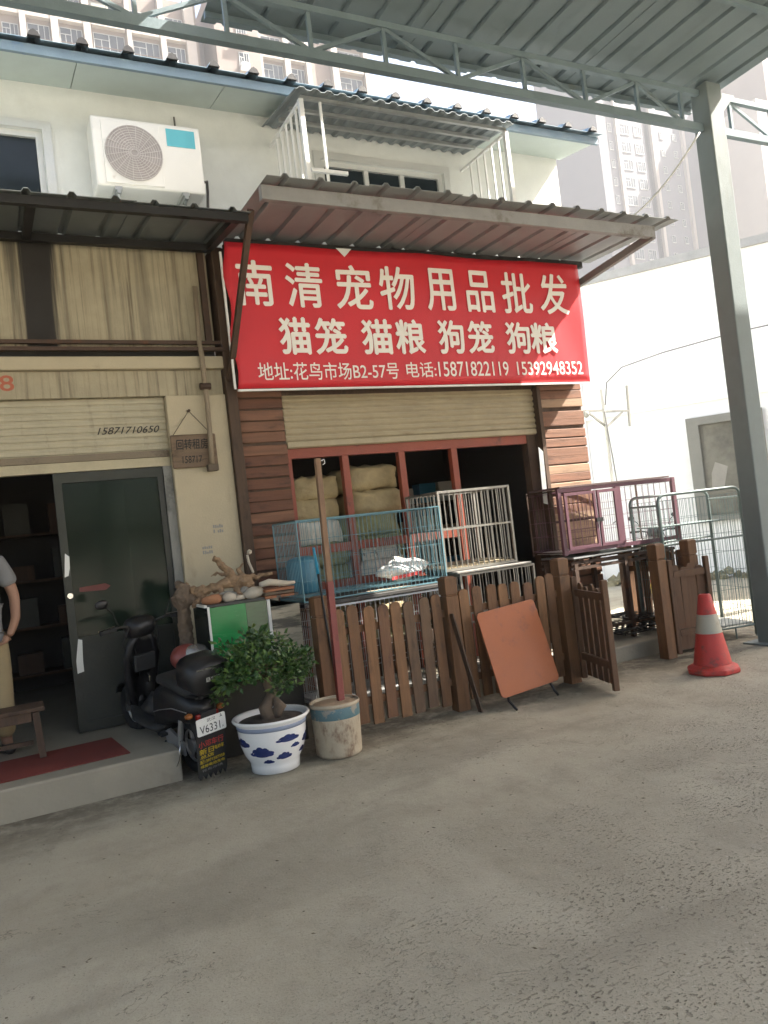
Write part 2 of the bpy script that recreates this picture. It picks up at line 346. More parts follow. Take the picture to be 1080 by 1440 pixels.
def tag(o, label=None, cat=None, group=None, kind=None):
    for k, v in (('label', label), ('category', cat), ('group', group), ('kind', kind)):
        if v: o[k] = v
    return o
def thing(name, label, cat, loc=(0, 0, 0), rot=None, group=None):
    o = bpy.data.objects.new(name, None); C.objects.link(o); o.location = loc; o.empty_display_size = .1
    if rot: o.rotation_euler = rot
    ORG[o.name] = Vector(loc); return tag(o, label, cat, group)
def put(name, me, parent, loc, rot=(0, 0, 0), scale=(1, 1, 1)):
    """one more piece sharing mesh data; loc is in world metres"""
    o = bpy.data.objects.new(name, me); C.objects.link(o)
    o.location = Vector(loc) - (org(parent) if parent else Vector()); o.rotation_euler = rot; o.scale = scale
    if parent: o.parent = parent
    return o
def copy_tree(o, parent=None):
    c = o.copy(); C.objects.link(c); c.parent = parent
    for ch in o.children: copy_tree(ch, c)
    return c
def jit(a): return random.uniform(-a, a)

_dg = None
def glyphs(s, offset=0., shear=0.):
    cu = bpy.data.curves.new('t', 'FONT'); cu.body = s; cu.offset = offset; cu.shear = shear; cu.resolution_u = 4
    o = bpy.data.objects.new('t', cu); C.objects.link(o); bpy.context.view_layer.update()
    dg = bpy.context.evaluated_depsgraph_get(); me = bpy.data.meshes.new_from_object(o.evaluated_get(dg))
    vs = [(v.co.x, v.co.y) for v in me.vertices]; fs = [tuple(p.vertices) for p in me.polygons]
    bpy.data.objects.remove(o); bpy.data.curves.remove(cu); bpy.data.meshes.remove(me)
    return vs, fs
def text(g, s, O, U, V, w, h, offset=0., shear=0., fn=None, bold=0.):
    """adds printed glyphs to g, fitted to the rectangle O, O+U*w, O+V*h"""
    vs, fs = glyphs(s, 0. if bold else min(offset, .012), shear)
    if not vs: return g
    if bold:
        for k, (dx, dz) in enumerate(((bold, 0), (-bold, 0), (0, bold), (0, -bold))):
            N = Vector(U).cross(Vector(V)); text(g, s, Vector(O)+Vector(U)*dx+Vector(V)*dz+N*.0008*(k+1), U, V, w, h, 0., shear, fn)
    xs = [a for a, b in vs]; ys = [b for a, b in vs]; x0, x1, y0, y1 = min(xs), max(xs), min(ys), max(ys)
    O, U, V = Vector(O), Vector(U), Vector(V)
    pts = [O + U*((a-x0)/(x1-x0)*w) + V*((b-y0)/(y1-y0)*h) for a, b in vs]
    if fn: pts = [fn(p) for p in pts]
    return g.add(pts, fs)

def ribbed(x0, x1, ya, za, yb, zb, pitch, rw=.05, rh=.03, th=.004, off=0.):
    """trapezoid-ribbed roof sheet running from (ya, za) to (yb, zb)"""
    prof = []; x = x0
    n = max(1, round((x1-x0)/pitch)); p = (x1-x0)/n
    for i in range(n):
        c = x0+(i+.5)*p
        prof += [(c-rw, 0), (c-rw*.45, rh), (c+rw*.45, rh), (c+rw, 0)]
    prof = [(x0, 0)] + prof + [(x1, 0)]
    g = G(); k = len(prof)
    for (y, z) in ((ya, za), (yb, zb)):
        for t in (0, th):
            g.v += [Vector((a, y, z+b+t)) for a, b in prof]
    for i in range(k-1):
        g.f += [(i, i+1, 2*k+i+1, 2*k+i), (k+i, 3*k+i, 3*k+i+1, k+i+1), (i, k+i, k+i+1, i+1), (2*k+i, 2*k+i+1, 3*k+i+1, 3*k+i)]
    g.f += [(0, 2*k, 3*k, k), (k-1, 2*k-1, 4*k-1, 3*k-1)]
    return g

def wire_panel(g, O, U, V, w, h, nu, nv, r=.002, nseg=4):
    O, U, V = Vector(O), Vector(U), Vector(V)
    for i in range(nu+1):
        a = O+U*(w*i/nu); g.tube([a, a+V*h], r, nseg, False)
    for j in range(nv+1):
        a = O+V*(h*j/nv); g.tube([a, a+U*w], r, nseg, False)
    return g
def ico(c, r, seed=0, sub=2, rough=.25, sc=(1, 1, 1)):
    bm = bmesh.new(); bmesh.ops.create_icosphere(bm, subdivisions=sub, radius=1); g = G()
    vs = []
    for v in bm.verts:
        d = 1 + rough*noise.noise(v.co*1.6 + Vector((seed*7.3, seed*3.1, 0)))
        vs.append(Vector(c) + Vector((v.co.x*sc[0], v.co.y*sc[1], v.co.z*sc[2]))*r*d)
    fs = [tuple(v.index for v in f.verts) for f in bm.faces]; bm.free(); return g.add(vs, fs)
X, Y, Z = Vector((1, 0, 0)), Vector((0, 1, 0)), Vector((0, 0, 1))

# ================================================================ setting
g = G().add([(-400, -400, 0), (600, -400, 0), (600, 700, 0), (-400, 700, 0)], [(0, 1, 2, 3)])
obj('ground', g, ground_m, kind='structure')
obj('shop_step', G().box(-4, .98, 5.42, 6.56, -.05, .21), conc, bevel=.015, kind='structure')
obj('doorway_step', G().box(2.0, 6.25, 5.72, 6.52, -.05, .15), conc, bevel=.015, kind='structure')
# ================================================================ the shop row
BY = 6.6
bl = thing('market_building', 'two storey market building with cream shop, timber clad shop and white upper wall', 'building', (2, BY, 0))
# --- left shop, cream front
obj('upper_panel', G().box(-4, 1.86, BY, BY+.1, 3.29, 4.16), cream_panel, bl)
obj('fascia_board', G().box(-4, 1.88, BY-.03, BY+.1, 2.875, 3.09), cream, bl)
obj('cornice', G().box(-4, 1.9, BY-.09, BY+.1, 3.093, 3.20), cream_clean, bl, bevel=.01)
obj('steel_rail', G().beam((-4, BY-.1, 3.255), (1.93, BY-.1, 3.255), .04, .03), rust_metal, bl)
obj('steel_rail', G().beam((-4, BY-.07, 3.32), (1.93, BY-.07, 3.32), .03, .03), rust_metal, bl)
obj('pillar', G().box(1.375, 1.89, BY-.05, BY+.14, 0, 2.872), cream_clean, bl, bevel=.008)
obj('corner_post', G().box(1.892, 1.985, BY-.1, BY+.14, 0, 4.16), wood_d, bl, bevel=.006)
obj('panel_post', G().beam((1.80, BY-.04, 3.34), (1.80, BY-.04, 4.14), .05, .05), rust_metal, bl)
obj('silver_pipe', G().tube([(.62, BY-.12, 4.135), (1.78, BY-.12, 4.135)], .035, 12), galv, bl, smooth=True)
gt = G(); text(gt, '68', (.02, BY-.034, 2.94), X, Z, .21, .125, .01); obj('house_number', gt, ink_faded, bl)
sh = obj('roller_shutter', G().box(-4, 1.37, BY+.035, BY+.045, 2.40, 2.873), shut_a, bl)
n = 8; pz = (2.87-2.42)/n
me = meshof('slat', G().prism([(-.004, .005), (.011, .013), (.014, pz*.5), (.011, pz-.012), (-.004, pz-.006)], (-4, 0, 0), -Y, Z, 5.37), shut_a)
for i in range(n): put('slat', me, sh, (0, BY+.034, 2.42+i*pz))
obj('bottom_bar', G().box(-4, 1.36, BY+.0, BY+.06, 2.365, 2.418), mat('shutter_bar_brown', (.19, .15, .10), .6, grime=(.08, .06, .04), gamt=.4), sh)
gt = G(); text(gt, '15871710650', (.81, BY+.018, 2.575), X, Z, .50, .058, .004, .35); obj('phone_number', gt, ink_black, sh)
obj('door_header', G().box(-4, 1.37, BY+.01, BY+.09, 2.285, 2.362), mat('header_cream_dirty', (.42, .37, .25), .6, grime=(.2, .16, .1), gamt=.4), bl)
obj('door_jamb', G().box(1.30, 1.373, BY+.0, BY+.1, .21, 2.283), mat('jamb_grey', (.22, .22, .2), .6, grime=(.09, .09, .08), gamt=.4), bl)
# interior of the left shop
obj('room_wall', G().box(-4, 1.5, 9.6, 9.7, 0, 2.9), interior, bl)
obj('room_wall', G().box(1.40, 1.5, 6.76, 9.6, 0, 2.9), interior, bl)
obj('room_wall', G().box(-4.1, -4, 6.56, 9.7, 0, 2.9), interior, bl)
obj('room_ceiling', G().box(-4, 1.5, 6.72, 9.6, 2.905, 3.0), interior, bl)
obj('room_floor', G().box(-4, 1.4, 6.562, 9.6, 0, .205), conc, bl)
obj('added_shutter', G().box(-4, -1.15, BY+.02, BY+.06, .21, 2.283), shut_a, bl)  # unseen panel added across the opening to keep daylight out of the room
# glazed door leaf standing shut
dr = obj('door', G().box(.44, .50, BY+.02, BY+.065, .215, 2.28).box(1.25, 1.295, BY+.02, BY+.065, .215, 2.28).box(.50, 1.25, BY+.022, BY+.063, 2.20, 2.28).box(.50, 1.25, BY+.022, BY+.063, .215, .29).box(.50, 1.25, BY+.022, BY+.063, .90, .96), door_frame, bl)
obj('pane', G().box(.50, 1.25, BY+.038, BY+.046, .96, 2.20), glass_door, dr)
obj('lower_panel', G().box(.50, 1.25, BY+.036, BY+.048, .29, .90), mat('door_panel_olive', (.022, .025, .019), .5, var=.2, grime=(.04, .04, .03), gamt=.4), dr)
obj('lock', G().tube([(.475, BY+.022, 1.30), (.475, BY-.005, 1.30)], .022, 14), chrome, dr)
obj('torn_sticker', G().prism([(0, 0), (.03, .01), (.045, .07), (.05, .16), (.02, .19), (.01, .1)], (.45, BY+.016, 1.45), X, Z, .001), plate_w, dr)
obj('torn_sticker', G().prism([(0, 0), (.05, .01), (.05, .09), (.06, .26), (.03, .27), (.0, .1)], (.47, BY+.016, .68), X, Z, .001), plate_w, dr)
obj('red_strip', G().prism([(0, .01), (.2, .0), (.24, .03), (.2, .055), (0, .045)], (.55, BY+.034, 1.31), X, Z, .001), mat('dark_red_strip', (.13, .03, .022), .6, bump=0), dr)  # flat dark red strip on the door pane
# --- timber clad shop
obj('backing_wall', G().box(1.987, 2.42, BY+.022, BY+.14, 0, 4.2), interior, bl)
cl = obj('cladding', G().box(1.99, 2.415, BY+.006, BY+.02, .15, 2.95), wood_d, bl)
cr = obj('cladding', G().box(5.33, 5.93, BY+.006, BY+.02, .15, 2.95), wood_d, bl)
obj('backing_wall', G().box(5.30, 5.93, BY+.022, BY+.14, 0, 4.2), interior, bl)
ph = .098
for par, x0, x1, ms in ((cl, 1.99, 2.415, (wood_r, wood_r2, wood_r)), (cr, 5.33, 5.93, (wood_r2, wood_r3, wood_r2))):
    mm = [meshof('plank', G().prism([(-.004, .003), (.02, .004), (.0225, .008), (.0215, ph-.010), (.018, ph-.005), (-.004, ph-.004)], (x0, 0, 0), -Y, Z, x1-x0), m) for m in ms]
    for i in range(27): put('plank', mm[random.randrange(3)], par, (jit(.003), BY+.006+jit(.002), .16+i*(ph+.005)), rot=(0, jit(.004), 0))
obj('header_wall', G().box(2.42, 5.30, BY+.03, BY+.14, 2.86, 4.2), wood_d, bl)
sh = obj('roller_shutter', G().box(2.43, 5.28, BY+.03, BY+.04, 2.37, 2.86), shut_b, bl)
n = 7; pz = (2.85-2.43)/n
me = meshof('slat', G().prism([(-.004, .004), (.012, .012), (.017, pz*.45), (.012, pz-.012), (-.004, pz-.006)], (2.43, 0, 0), -Y, Z, 2.85), shut_b)
for i in range(n): put('slat', me, sh, (0, BY+.029, 2.43+i*pz))
obj('bottom_bar', G().box(2.43, 5.27, BY+.0, BY+.05, 2.375, 2.428), shut_b, sh, bevel=.006)
obj('shutter_guide', G().box(5.282, 5.327, BY-.06, BY+.1, .15, 2.86), wood_d, bl)
obj('door_post', G().box(5.16, 5.279, BY+.045, BY+.15, .15, 2.37), wood_d, bl)
obj('silver_strip', G().prism([(0, 0), (.06, -.02), (.075, .55), (.02, .6)], (5.19, BY-.07, 1.62), X, Z, .004), galv, bl)
obj('window_head', G().box(2.42, 5.16, BY+.055, BY+.13, 2.28, 2.37), rednm, bl)
fr = obj('window_frame', G().box(2.42, 2.47, BY+.05, BY+.12, .15, 2.28), rednm, bl)
for x in (3.01, 3.62, 4.23): obj('mullion', G().box(x-.035, x+.035, BY+.05, BY+.12, .15, 2.28), rednm, fr, bevel=.004)
for x0, x1 in ((2.47, 2.975), (3.045, 3.585), (3.655, 4.195)):
    for z in (1.42, 1.08): obj('rail', G().box(x0, x1, BY+.055, BY+.115, z-.04, z+.04), rednm, fr)
    obj('lower_board', G().box(x0, x1, BY+.07, BY+.10, .15, .50), wood_d, fr)
# interior
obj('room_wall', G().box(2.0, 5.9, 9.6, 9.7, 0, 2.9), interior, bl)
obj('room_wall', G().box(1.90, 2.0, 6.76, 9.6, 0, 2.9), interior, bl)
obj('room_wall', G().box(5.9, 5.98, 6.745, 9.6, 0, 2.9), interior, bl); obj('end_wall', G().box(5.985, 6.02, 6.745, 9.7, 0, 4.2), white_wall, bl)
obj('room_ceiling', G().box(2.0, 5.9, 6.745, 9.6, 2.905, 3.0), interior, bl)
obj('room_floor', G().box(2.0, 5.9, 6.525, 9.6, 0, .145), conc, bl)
# --- white upper storey
UY = 6.7
w1 = (-1.2, .64, 4.55, 5.13); w2 = (3.12, 4.52, 4.5, 5.18); ux0, ux1, uz0, uz1 = -4, 6.08, 4.205, 5.56
up = obj('upper_wall', G().box(ux0, w1[0], UY, UY+.2, uz0, uz1).box(w1[0], w1[1], UY, UY+.2, uz0, w1[2]).box(w1[0], w1[1], UY, UY+.2, w1[3], uz1)
         .box(w1[1], w2[0], UY, UY+.2, uz0, uz1).box(w2[0], w2[1], UY, UY+.2, uz0, w2[2]).box(w2[0], w2[1], UY, UY+.2, w2[3], uz1).box(w2[1], ux1, UY, UY+.2, uz0, uz1), white_wall, bl)
obj('lower_back_wall', G().box(-4, 1.88, BY+.105, BY+.2, 3.0, 4.20), interior, bl)
obj('upper_room_wall', G().box(-4, 6.08, 9.6, 9.75, 4.2, 5.56), interior, bl)
obj('upper_floor', G().box(-4, 6.08, 6.905, 9.6, 4.2, 4.24), interior, bl)
obj('side_wall', G().box(5.95, 6.08, 6.905, 9.6, 4.2, 5.56), white_wall, bl)
for (x0, x1, z0, z1), ms in ((w1, (-.3,)), (w2, (3.63, 4.04))):
    wf = obj('window', G().box(x0, x1, UY+.03, UY+.10, z0, z0+.05).box(x0, x1, UY+.03, UY+.10, z1-.05, z1).box(x0, x0+.05, UY+.03, UY+.10, z0+.05, z1-.05).box(x1-.05, x1, UY+.03, UY+.10, z0+.05, z1-.05), frame_alu, bl)
    for x in ms: obj('mullion', G().box(x-.025, x+.025, UY+.035, UY+.095, z0+.05, z1-.05), frame_alu, wf)
    xs = [x0+.05] + [v for x in ms for v in (x-.025, x+.025)] + [x1-.05]
    for i in range(0, len(xs), 2): obj('pane', G().box(xs[i], xs[i+1], UY+.06, UY+.066, z0+.05, z1-.05), win_glass, wf)
    obj('surround', G().box(x0-.07, x1+.07, UY-.02, UY-.002, z1, z1+.07).box(x0-.07, x0, UY-.02, UY-.002, z0-.05, z1).box(x1, x1+.07, UY-.02, UY-.002, z0-.05, z1), frame_alu, wf)
# eaves: soffit boards, blue fascia, ribbed roof
for x0, x1 in ((-4, -.6), (-.6, .9), (.9, 2.08), (2.08, 3.4), (3.4, 4.8), (4.8, 6.15)):
    obj('soffit_board', G().add([(x0+.003, 6.14, 5.43), (x1-.003, 6.14, 5.43), (x1-.003, 6.71, 5.52), (x0+.003, 6.71, 5.52), (x0+.003, 6.14, 5.45), (x1-.003, 6.14, 5.45), (x1-.003, 6.71, 5.54), (x0+.003, 6.71, 5.54)],
        [(0, 1, 2, 3), (7, 6, 5, 4), (0, 4, 5, 1), (1, 5, 6, 2), (2, 6, 7, 3), (3, 7, 4, 0)]), soffit, bl)
obj('fascia', G().box(-4, 6.16, 6.105, 6.135, 5.40, 5.475), blue_fascia, bl)
rf = obj('roof', ribbed(-4, 6.2, 6.06, 5.49, 8.2, 6.05, .34, .05, .045), blue_fascia, bl)
obj('roof_back', ribbed(-4, 6.2, 8.2, 6.05, 9.9, 5.6, .34, .05, .045), blue_fascia, bl)
capm = meshof('ridge_cap', G().prism([(-.045, 0), (.045, 0), (.028, .035), (0, .052), (-.028, .035)], (0, 0, 0), X, Z, -.03), black_metal)
npn = round(10.2/.34); pp = 10.2/npn
for i in range(npn): put('rib_end', capm, rf, (-4+(i+.5)*pp, 6.045, 5.487))

# ================================================================ awnings
def awning(name, label, x0, x1, yf, zf, yb, zb, m, panel, pitch):
    t = thing(name, label, 'awning', ((x0+x1)/2, yb, zb))
    n = round((x1-x0)/panel); p = (x1-x0)/n
    for i in range(n):
        dz = (i % 2)*.005
        obj('roof_sheet', ribbed(x0+i*p-.01, x0+(i+1)*p+.01, yf+jit(.012), zf+dz, yb, zb+dz, pitch, .032, .026), m, t)
    return t
aw = awning('sheet_awning', 'grey ribbed metal awning projecting over the red shop sign', 2.0, 6.17, 5.2, 4.20, 6.48, 4.235, awn_top, .835, .28)
obj('front_beam', G().beam((1.98, 5.36, 4.135), (5.98, 5.36, 4.12), .06, .11), mat('beam_grey', (.26, .255, .25), .55, metal=.2, grime=(.13, .11, .09), gamt=.4), aw, bevel=.004)
obj('rear_beam', G().beam((1.99, 6.42, 4.17), (6.0, 6.42, 4.18), .05, .07), black_metal, aw)
obj('side_brace', G().beam((5.96, 5.34, 4.09), (5.95, 6.5, 3.97), .05, .07), mat('brace_grey', (.2, .195, .19), .6), aw)
obj('side_strut', G().beam((1.985, 5.62, 4.12), (1.93, 6.5, 2.98), .045, .045), rust_metal, aw)
obj('torn_flap', G().prism([(0, 0), (.16, .0), (.08, -.08)], (3.02, 6.355, 4.165), X, Z, .002), plate_w, aw)
aw = awning('sheet_awning', 'dark ribbed metal awning over the cream shop front', -4.0, 1.96, 5.56, 4.08, 6.58, 4.19, awn_left, .85, .28)
obj('front_beam', G().beam((-4, 5.62, 4.045), (1.95, 5.62, 4.045), .05, .06), black_metal, aw)
obj('rear_beam', G().beam((-4, 6.47, 4.13), (1.88, 6.47, 4.13), .06, .06), black_metal, aw)
for x in (.42, 1.86): obj('rafter', G().beam((x, 5.66, 4.045), (x, 6.43, 4.125), .06, .05), black_metal, aw)
for x in (-1.0,): obj('rafter', G().beam((x, 5.66, 4.045), (x, 6.43, 4.125), .06, .05), black_metal, aw)
# window guard with its little roof
wg = thing('window_guard', 'white barred window guard with grey corrugated roof on upper wall', 'window guard', (3.7, UY, 4.5))
gx0, gx1, gyf = 2.63, 4.76, 5.9
obj('roof_sheet', ribbed(gx0-.07, gx1+.05, gyf-.08, 5.285, UY-.005, 5.415, .125, .045, .022), mat('guard_roof_blue_grey', (.25, .285, .30), .5, metal=.2, grime=(.16, .19, .2), gamt=.4), wg)
for i, y in enumerate((gyf, gyf+.26, gyf+.52)): obj('purlin', G().beam((gx0, y, 5.262+i*.042), (gx1, y, 5.262+i*.042), .03, .03), galv, wg)
for x in (gx0, gx1):
    for z in (4.43, 5.235): obj('side_rail', G().beam((x, gyf+.01, z), (x, UY, z), .025, .025), white_metal, wg)
    obj('corner_bar', G().box(x-.02, x+.02, gyf-.02, gyf+.02, 4.3, 5.245), white_metal, wg)
    for i in range(1, 6): obj('bar', G().box(x-.009, x+.009, gyf+i*.125-.009, gyf+i*.125+.009, 4.43, 5.235), white_metal, wg)
for z in (4.36,): obj('front_rail', G().beam((gx0+.02, gyf, z), (gx1-.02, gyf, z), .03, .03), white_metal, wg)
obj('front_bar', G().box(gx0+.17, gx0+.19, gyf-.01, gyf+.01, 4.36, 5.245), white_metal, wg)
obj('cross_bar', G().beam((gx0+.02, gyf-.02, 4.63), (gx0+.36, gyf-.02, 4.63), .03, .03), white_metal, wg)
# air conditioner
ac = thing('air_conditioner', 'white outdoor air conditioner unit with round fan grille on upper wall', 'air conditioner', (1.43, 6.5, 4.57))
obj('casing', G().box(.985, 1.875, 6.40, 6.68, 4.575, 5.155), ac_white, ac, bevel=.015)
obj('fan_surround', G().box(1.06, 1.53, 6.392, 6.402, 4.60, 5.12), ac_white, ac, bevel=.006)
c = Vector((1.305, 6.392, 4.865)); gg = G(); gd = G()
gd.tube([c+Vector((0, .0005, 0)), c-Vector((0, .004, 0))], .232, 40); obj('fan_recess', gd, ac_dark, ac)
for k in range(1, 12): r = .02*k+.008; gg.tube([c+Vector((r*math.cos(t*math.pi/18), -.012, r*math.sin(t*math.pi/18))) for t in range(37)], .0026, 4, False)
for k in range(20): t = k*math.pi/10; gg.tube([c+Vector((.03*math.cos(t), -.012, .03*math.sin(t))), c+Vector((.232*math.cos(t+.5), -.012, .232*math.sin(t+.5)))], .0026, 4, False)
obj('fan_grille', gg, ac_grille, ac, kind='stuff')
obj('sticker', G().box(1.585, 1.825, 6.396, 6.399, 4.965, 5.115), cyan_st, ac)
for x in (1.15, 1.70): obj('foot', G().box(x-.03, x+.03, 6.39, 6.66, 4.545, 4.574), galv, ac)
for x in (1.15, 1.70): obj('bracket', G().beam((x, 6.38, 4.53), (x, 6.7, 4.53), .03, .03).beam((x, 6.66, 4.3), (x, 6.42, 4.52), .02, .02), galv, ac)
obj('pipe', G().tube([(1.876, 6.5, 4.72), (1.93, 6.52, 4.75), (1.95, 6.6, 4.7), (1.945, 6.66, 4.5), (1.94, 6.66, 4.25)], .012, 8), cable_d, ac, smooth=True)
obj('pipe_stub', G().tube([(1.74, 6.67, 5.26), (1.74, 6.67, 5.38)], .008, 6).tube([(1.74, 6.67, 5.26), (1.70, 6.69, 5.22)], .008, 6), cable_d, ac)

# ================================================================ red shop sign
SY = 6.36
def ripple(p):
    return Vector((p.x, p.y + .010*math.sin(p.x*3.1+p.z*1.3) + .006*math.sin(p.x*9+p.z*4)*max(0, min(1, (p.x-5.2)*2+.2)), p.z))
sg = thing('shop_sign', 'large red banner sign with white Chinese lettering above the timber shop', 'sign', (3.9, SY, 2.88))
sx0, sx1, sz0, sz1 = 1.95, 5.88, 2.875, 4.165
g = G(); nx, nz = 80, 16
for j in range(nz+1):
    for i in range(nx+1):
        x = sx0+(sx1-sx0)*i/nx; z = sz0+(sz1-sz0)*j/nz
        if i == 0: x += .02*math.sin(j*.9)
        if j == nz: z -= .012*abs(math.sin(x*2.4))
        g.v.append(ripple(Vector((x, SY, z))))
g.f = [(j*(nx+1)+i, j*(nx+1)+i+1, (j+1)*(nx+1)+i+1, (j+1)*(nx+1)+i) for j in range(nz) for i in range(nx)]
bn = obj('banner', g, sign_red, sg, smooth=True)
so_ = bn.modifiers.new('solid', 'SOLIDIFY'); so_.thickness = .004; so_.offset = 1
obj('white_hem', G().box(sx0, sx1, SY-.012, SY+.012, sz0-.022, sz0-.004), sign_back, sg)
obj('white_hem', G().box(sx0-.03, sx0-.012, SY-.006, SY+.012, sz0, sz1-.1), sign_back, sg)
obj('frame', G().box(sx0+.02, sx1-.02, SY+.03, SY+.06, sz0, sz0+.03).box(sx0+.02, sx1-.02, SY+.03, SY+.06, sz1-.05, sz1-.02).box(sx0+.02, sx0+.05, SY+.03, SY+.06, sz0+.03, sz1-.05).box(sx1-.05, sx1-.02, SY+.03, SY+.06, sz0+.03, sz1-.05), rust_metal, sg)
obj('side_board', G().box(5.60, 5.86, SY+.065, BY-.02, sz0+.02, sz1-.05), wood_d, sg)
TY = SY-.012
def cpx(cx, cy): return yp(280+cx/1.862, 220+cy/1.862, TY)
def row(name, items, ytop, ybot, off, bold=0.):
    """items: (text, left, right) in crop pixels, tops and bottoms interpolated along the row"""
    pr_ = tag(bpy.data.objects.new(name, None)); C.objects.link(pr_); pr_.parent = sg; ORG[pr_.name] = Vector()
    for s, l, r in items:
        g = G()
        za, zb = ztop(l, ytop), ztop(l, ybot)
        x0 = cpx(l, 400).x; x1 = cpx(r, 400).x
        text(g, s, (x0, TY, zb), X, Z, x1-x0, za-zb, off, fn=ripple, bold=bold)
        obj('lettering', g, sign_white, pr_)
def ztop(l, pair):
    (xa, ya), (xb, yb) = pair; y = ya+(yb-ya)*(l-xa)/(xb-xa); return cpx(l, y).z
row('shop_name', list(zip('南清宠物用品批发', (108, 235, 365, 480, 600, 705, 800, 897), (200, 330, 458, 568, 672, 775, 875, 968))), ((108, 272), (897, 308)), ((108, 389), (897, 411)), .012, .0065)
row('goods_line', list(zip('猫笼猫粮狗笼狗粮', (203, 297, 420, 508, 618, 695, 797, 862), (283, 378, 497, 580, 682, 760, 858, 927))), ((203, 422), (862, 436)), ((203, 517), (862, 514)), .012, .009)
row('address_line', [('地址:花鸟市场B2-57号', 135, 505), ('电话:', 525, 602), ('15871822119', 608, 792), ('15392948352', 815, 987)], ((135, 540), (810, 537)), ((135, 588), (810, 573)), .006)

# ================================================================ market canopy
cn = thing('yard_canopy', 'tall blue grey metal market canopy on steel truss and column at upper right', 'canopy', (6.67, 5.12, 0))
RZ = 5.56
n = 6; p = (6.92-1.75)/n
for i in range(n): obj('roof_sheet', ribbed(1.75+i*p, 1.75+(i+1)*p+.012, -2.3, RZ+.08+(i % 2)*.006, 5.62, RZ+(i % 2)*.006, .287, .03, .026), canopy_m, cn)
for y in (5.5, 4.1, 2.7, 1.3, -.1, -1.5): obj('purlin', G().beam((1.75, y, RZ-.03+(5.62-y)*.0103), (6.9, y, RZ-.03+(5.62-y)*.0103), .04, .05), canopy_steel, cn)
for i in range(8): obj('roof_sheet', ribbed(-8.4+i*1.25, -8.4+(i+1)*1.25+.012, -2.3, RZ+.08+(i % 2)*.006, 5.0, RZ+(i % 2)*.006, .3125, .03, .026), canopy_m, cn)  # unseen left bay, added to darken the left shop front and yard
TRY = 5.12; zb_, zt_ = 5.11, 5.46
def truss(x0, x1, xs):
    obj('bottom_chord', G().beam((x0, TRY, zb_), (x1, TRY, zb_), .06, .075), canopy_steel, cn)
    obj('top_chord', G().beam((x0, TRY, zt_), (x1, TRY, zt_), .05, .05), canopy_steel, cn)
    for i, x in enumerate(xs):
        obj('web_post', G().beam((x, TRY, zb_+.038), (x, TRY, zt_-.026), .03, .03), canopy_steel, cn)
    for i, (a, b) in enumerate(zip(xs[:-1], xs[1:])):
        if i % 2: obj('web_diagonal', G().beam((a+.02, TRY+.003, zb_+.04), (b-.02, TRY+.003, zt_-.03), .026, .03), canopy_steel, cn)
        else: obj('web_diagonal', G().beam((a+.02, TRY+.003, zt_-.03), (b-.02, TRY+.003, zb_+.04), .026, .03), canopy_steel, cn)
truss(-2.6, 6.55, [-2.5, -1.8, -1.1, -.35, .4, 1.15, 1.78, 2.42, 3.05, 3.72, 4.4, 5.08, 5.72, 6.3])
truss(6.81, 13.4, [7.0, 7.62, 8.3, 9.0, 9.7, 10.4, 11.1, 11.8, 12.5, 13.2])
obj('column', G().box(6.57, 6.78, TRY-.10, TRY+.10, 0, 5.54), col_steel, cn, bevel=.012)
obj('gusset', G().prism([(0, 0), (.26, 0), (0, -.26)], (6.80, TRY-.03, 5.50), X, Z, .02), col_steel, cn)
obj('column', G().box(-2.86, -2.62, TRY-.11, TRY+.11, 0, 5.54), col_steel, cn, bevel=.012)
for x in (6.68, 1.85): obj('rear_column', G().box(x-.11, x+.11, -2.2, -1.98, 0, 5.56), col_steel, cn)
obj('base_plate', G().box(6.48, 6.88, TRY-.2, TRY+.2, .001, .016), col_steel, cn)
# higher roof added out of view at the right to shade the yard
shade_bay = thing('yard_canopy', 'high roof added out of view to the right to shade the yard', 'canopy', (13.5, 4.4, 0))
n = 8
for i in range(n): obj('roof_sheet', ribbed(5.6+i*1.3, 5.6+(i+1)*1.3+.012, -2.6, 7.15, 3.9, 7.0, .325, .03, .026), canopy_m, shade_bay)
for x in (9.8, 15.8):
    for y in (3.7, -2.3): obj('column', G().box(x-.12, x+.12, y-.12, y+.12, 0, 7.12 if y < 0 else 7.0), col_steel, shade_bay)
pa, pb = yp(984, 186, 5.06), Vector((5.75, 5.6, 4.24))
cb = [pa.lerp(pb, t/12) - Z*.10*math.sin(math.pi*t/12) for t in range(13)]
obj('cable', G().tube(cb, .009, 6), cable_m, None, True and 0, True, label='thin white cable sagging from canopy column to the grey awning', cat='cable')

